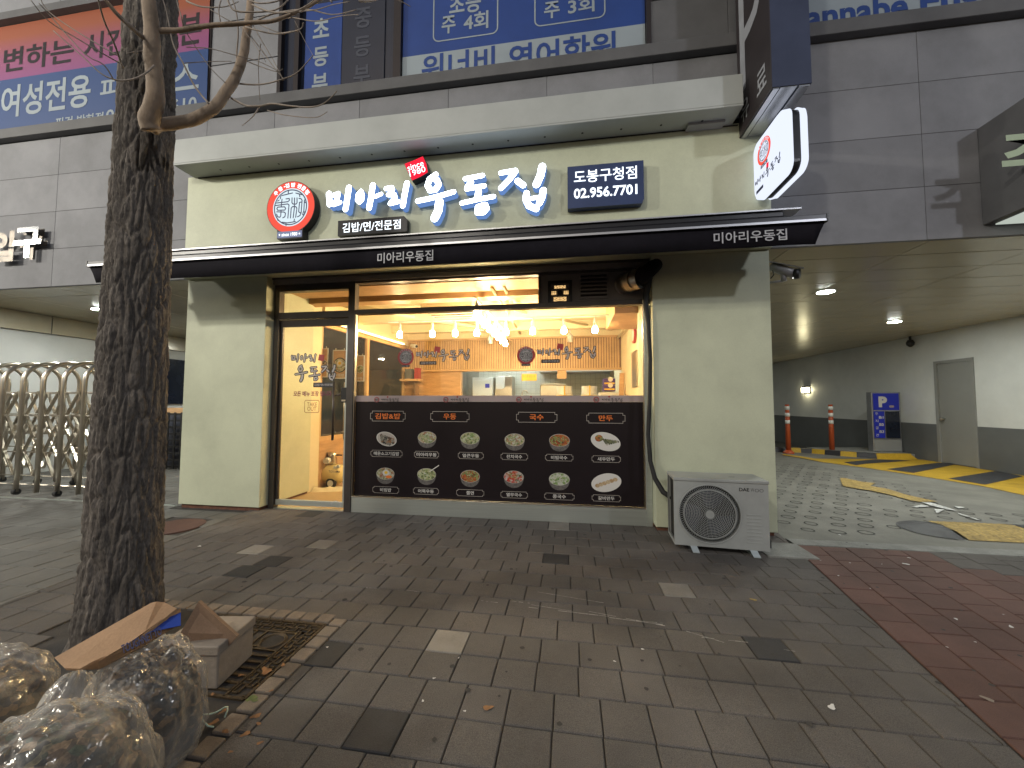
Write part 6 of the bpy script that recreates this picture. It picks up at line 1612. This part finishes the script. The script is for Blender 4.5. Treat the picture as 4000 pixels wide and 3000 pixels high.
for k, (u, v) in enumerate(((835, 2825), (880, 2860), (1000, 2800), (960, 2870), (830, 2715), (1060, 2700), (1105, 2600), (940, 2640), (1015, 2905), (900, 2940), (1010, 2830), (875, 2780))):
    p = at(u, v, z=0); leaf(p.x, p.y, random.uniform(.015, .03), 'leaf_dry', 'small dry leaf scrap on the soil and bricks beside the rubbish bags', grp='leaf scraps around the tree pit')
for u, v, s in ((3540, 2205, .035), (3550, 2180, .02), (3275, 2250, .015), (1278, 2530, .012), (1652, 2740, .012), (1695, 2652, .012), (3250, 2765, .03), (3735, 2420, .02), (3950, 2450, .025), (3810, 2510, .01), (1300, 2046, .012), (780, 2135, .03), (2400, 2585, .012), (1815, 2780, .01), (1792, 2572, .010), (2510, 2538, .014), (3280, 2090, .02), (3205, 2190, .01), (3320, 2200, .012), (3445, 2205, .008), (3400, 2300, .01), (3700, 2530, .01), (3920, 2402, .008)):
    p = at(u, v, z=0); leaf(p.x, p.y, s, 'litter_white', 'tiny white litter scrap on the paving', 'litter_scrap', 'litter', 'white litter scraps on the paving')
# chalk like scratches on the paving
mb = MB()
for q in (((2100, 2312), (2360, 2355), 3), ((2065, 2372), (2380, 2408), 5), ((2075, 2362), (2240, 2388), 3), ((2300, 2388), (2600, 2445), 5), ((2380, 2412), (2590, 2440), 4), ((2000, 2348), (2070, 2356), 3), ((1870, 2345), (1945, 2354), 3), ((2680, 2465), (2830, 2510), 4), ((2740, 2489), (2950, 2512), 4), ((3050, 2535), (3140, 2550), 3), ((2500, 2425), (2590, 2434), 3), ((1550, 2300), (1640, 2312), 2), ((1430, 2295), (1480, 2300), 2)):
    (u0, v0), (u1, v1), w = q; a = at(u0, v0, z=.0045); b = at(u1, v1, z=.0045)
    n_ = 8
    for i in range(n_):
        if random.random() < .22: continue
        p_, q_ = a.lerp(b, i/n_), a.lerp(b, (i+.95)/n_); ww = w*.0009*random.uniform(.5, 1.4)
        mb.add([(p_.x, p_.y-ww, .0045), (q_.x, q_.y-ww, .0045), (q_.x, q_.y+ww, .0045), (p_.x, p_.y+ww, .0045)], [(0, 1, 2, 3)])
gmm = MB(); rs = random.Random(5)
for _ in range(150):
    gx, gy = rs.uniform(-3, 4.5), rs.uniform(-4.9, -.1); r = rs.uniform(.006, .022); n_ = 9; zz = .0038
    if gx < PIT[1]+.05 and gy < PIT[3]+.05: continue
    gmm.add([(gx+r*rs.uniform(.75, 1.1)*math.cos(2*math.pi*i/n_), gy+r*rs.uniform(.75, 1.1)*math.sin(2*math.pi*i/n_), zz) for i in range(n_)], [tuple(range(n_))])
gmm.build('gum_stain', 'gum', pave, fix=False)
sc = mb.build('scratch_mark', 'mark_white', pave, fix=False)
# service cover at the driveway edge; its red paints the reddish light on it
mh = tag(MB().cyl((-5.2, -1.03, -.03), (-5.2, -1.03, .004), .34, 40).build('service_cover', 'paver_red', smooth=False), 'round service cover with painted reddish light set in paving between tree and left pillar', 'manhole cover')
tag(MB().box(-13, -6.2, -.19, -.14, -.01, .008).build('gate_rail', 'steel_brushed'), 'thin steel rail set in the driveway in front of the folding gate', 'rail')

# ================================================================== FOLDING GATE
gt = thing('folding_gate', 'stainless steel accordion gate with arched frames and crossed bars across the left driveway', 'gate', (-10, .4, 0))
xs = [-7.95-.452*k for k in range(11)]
for k, x in enumerate(xs):
    P = [(x, .03, .05), (x, .03, 2.02)]+[(x, .43-.40*math.cos(t), 2.02+.36*math.sin(t)) for t in [math.pi*i/14 for i in range(1, 14)]]+[(x, .83, 2.02), (x, .83, .05)]
    MB().tube(P, .035, 12).build('arch_frame', 'steel', gt, smooth=True)
    if k % 2 == 0:
        for yy in (.03, .83):
            MB().cyl((x-.03, yy, .05), (x+.03, yy, .05), .052, 16).build('wheel', 'rubber', gt)
for yy in (.10, .76):
    for k in range(len(xs)-1):
        a, b = xs[k]-.226 if False else xs[k], xs[k+1]; xm = (a+b)/2
        for z0, z1 in ((.32, .98), (.98, 1.64)):
            pass
        zs = [.32, .76, 1.20, 1.66]
        for (p0, p1_) in (((a, .76+.0), (xm, .32)), ((b, .76), (xm, .32)), ((a, .76), (xm, 1.24)), ((b, .76), (xm, 1.24)), ((a, 1.40), (xm, 1.0)), ((a, 1.42), (xm, 1.84)), ((b, 1.42), (xm, 1.84)), ((b, 1.40), (xm, 1.0))):
            MB().bar((p0[0], yy, p0[1]), (p1_[0], yy+.012, p1_[1]), .018, .044, up=(0, 1, 0)).build('cross_bar', 'steel', gt)
    mb = MB()
    for z in (.16, .74, 1.40, 1.82): mb.tube([(xs[0], yy+.03, z), (xs[-1], yy+.03, z)], .012, 6)
    mb.build('tie_rod', 'steel', gt)
for k, (x0, y0) in enumerate(((-11.3, 2.3), (-10.0, 2.6))):
    t = thing('wire_crate', 'black wire crate behind the folding gate, '+('left one' if k == 0 else 'right one'), 'crate', (x0, y0, 0))
    mb = MB()
    for i in range(9): z = .05+i*.16; mb.box(x0, x0+1.0, y0, y0+.02, z, z+.05)
    for i in range(6): xx = x0+i*.19; mb.box(xx, xx+.05, y0-.01, y0+.01, .02, 1.4)
    mb.build('slatted_front', 'black_plastic', t); MB().box(x0, x0+1.0, y0+.2, y0+.9, .02, 1.35).build('dark_load', 'dim_grey', t)
tag(MB().box(-11.6, -9.4, 3.2, 3.3, 1.35, 1.5).build('wooden_rail', 'wood'), 'tan wooden rail just above the black crates behind the gate', 'rail')

# ================================================================== STREET LAMPS (behind the viewer; they light the street)
def street_lamp(x, y, h, w, lab, col=(1, .95, .83), rad_=.3, tilt=None):
    t = thing('street_lamp', lab, 'street lamp', (x, y, 0))
    MB().tube([(x, y-.6, 0), (x, y-.6, h*.6), (x, y-.6, h)], [.09, .07, .05], 12).tube([(x, y-.6, h), (x, y-.3, h+.12), (x, y, h+.08)], .035, 10).build('pole', 'door_grey', t, smooth=True)
    MB().box(x-.15, x+.15, y-.15, y+.35, h+.04, h+.12).build('lamp_head', 'door_grey', t, bevel=.02)
    MB().box(x-.12, x+.12, y-.1, y+.3, h+.03, h+.04).build('lens', 'street_led', t)
    ld_ = bpy.data.lights.new('street_light', 'POINT'); ld_.energy = w; ld_.color = col; ld_.shadow_soft_size = rad_
    o = bpy.data.objects.new('street_light', ld_); COL.objects.link(o); o.location = (x, y+.1, h-.12)
street_lamp(-14.7, -8.2, 8.0, 2000, 'street lamp at the kerb far to the left')
street_lamp(-22.5, -8.2, 8.0, 1350, 'street lamp at the kerb farthest to the left')
street_lamp(-4.3, -9.6, 8.0, 600, 'street lamp across the pavement nearly behind the viewer')
street_lamp(9.5, -11.5, 8.0, 850, 'street lamp at the kerb to the right', col=(.92, .94, 1))
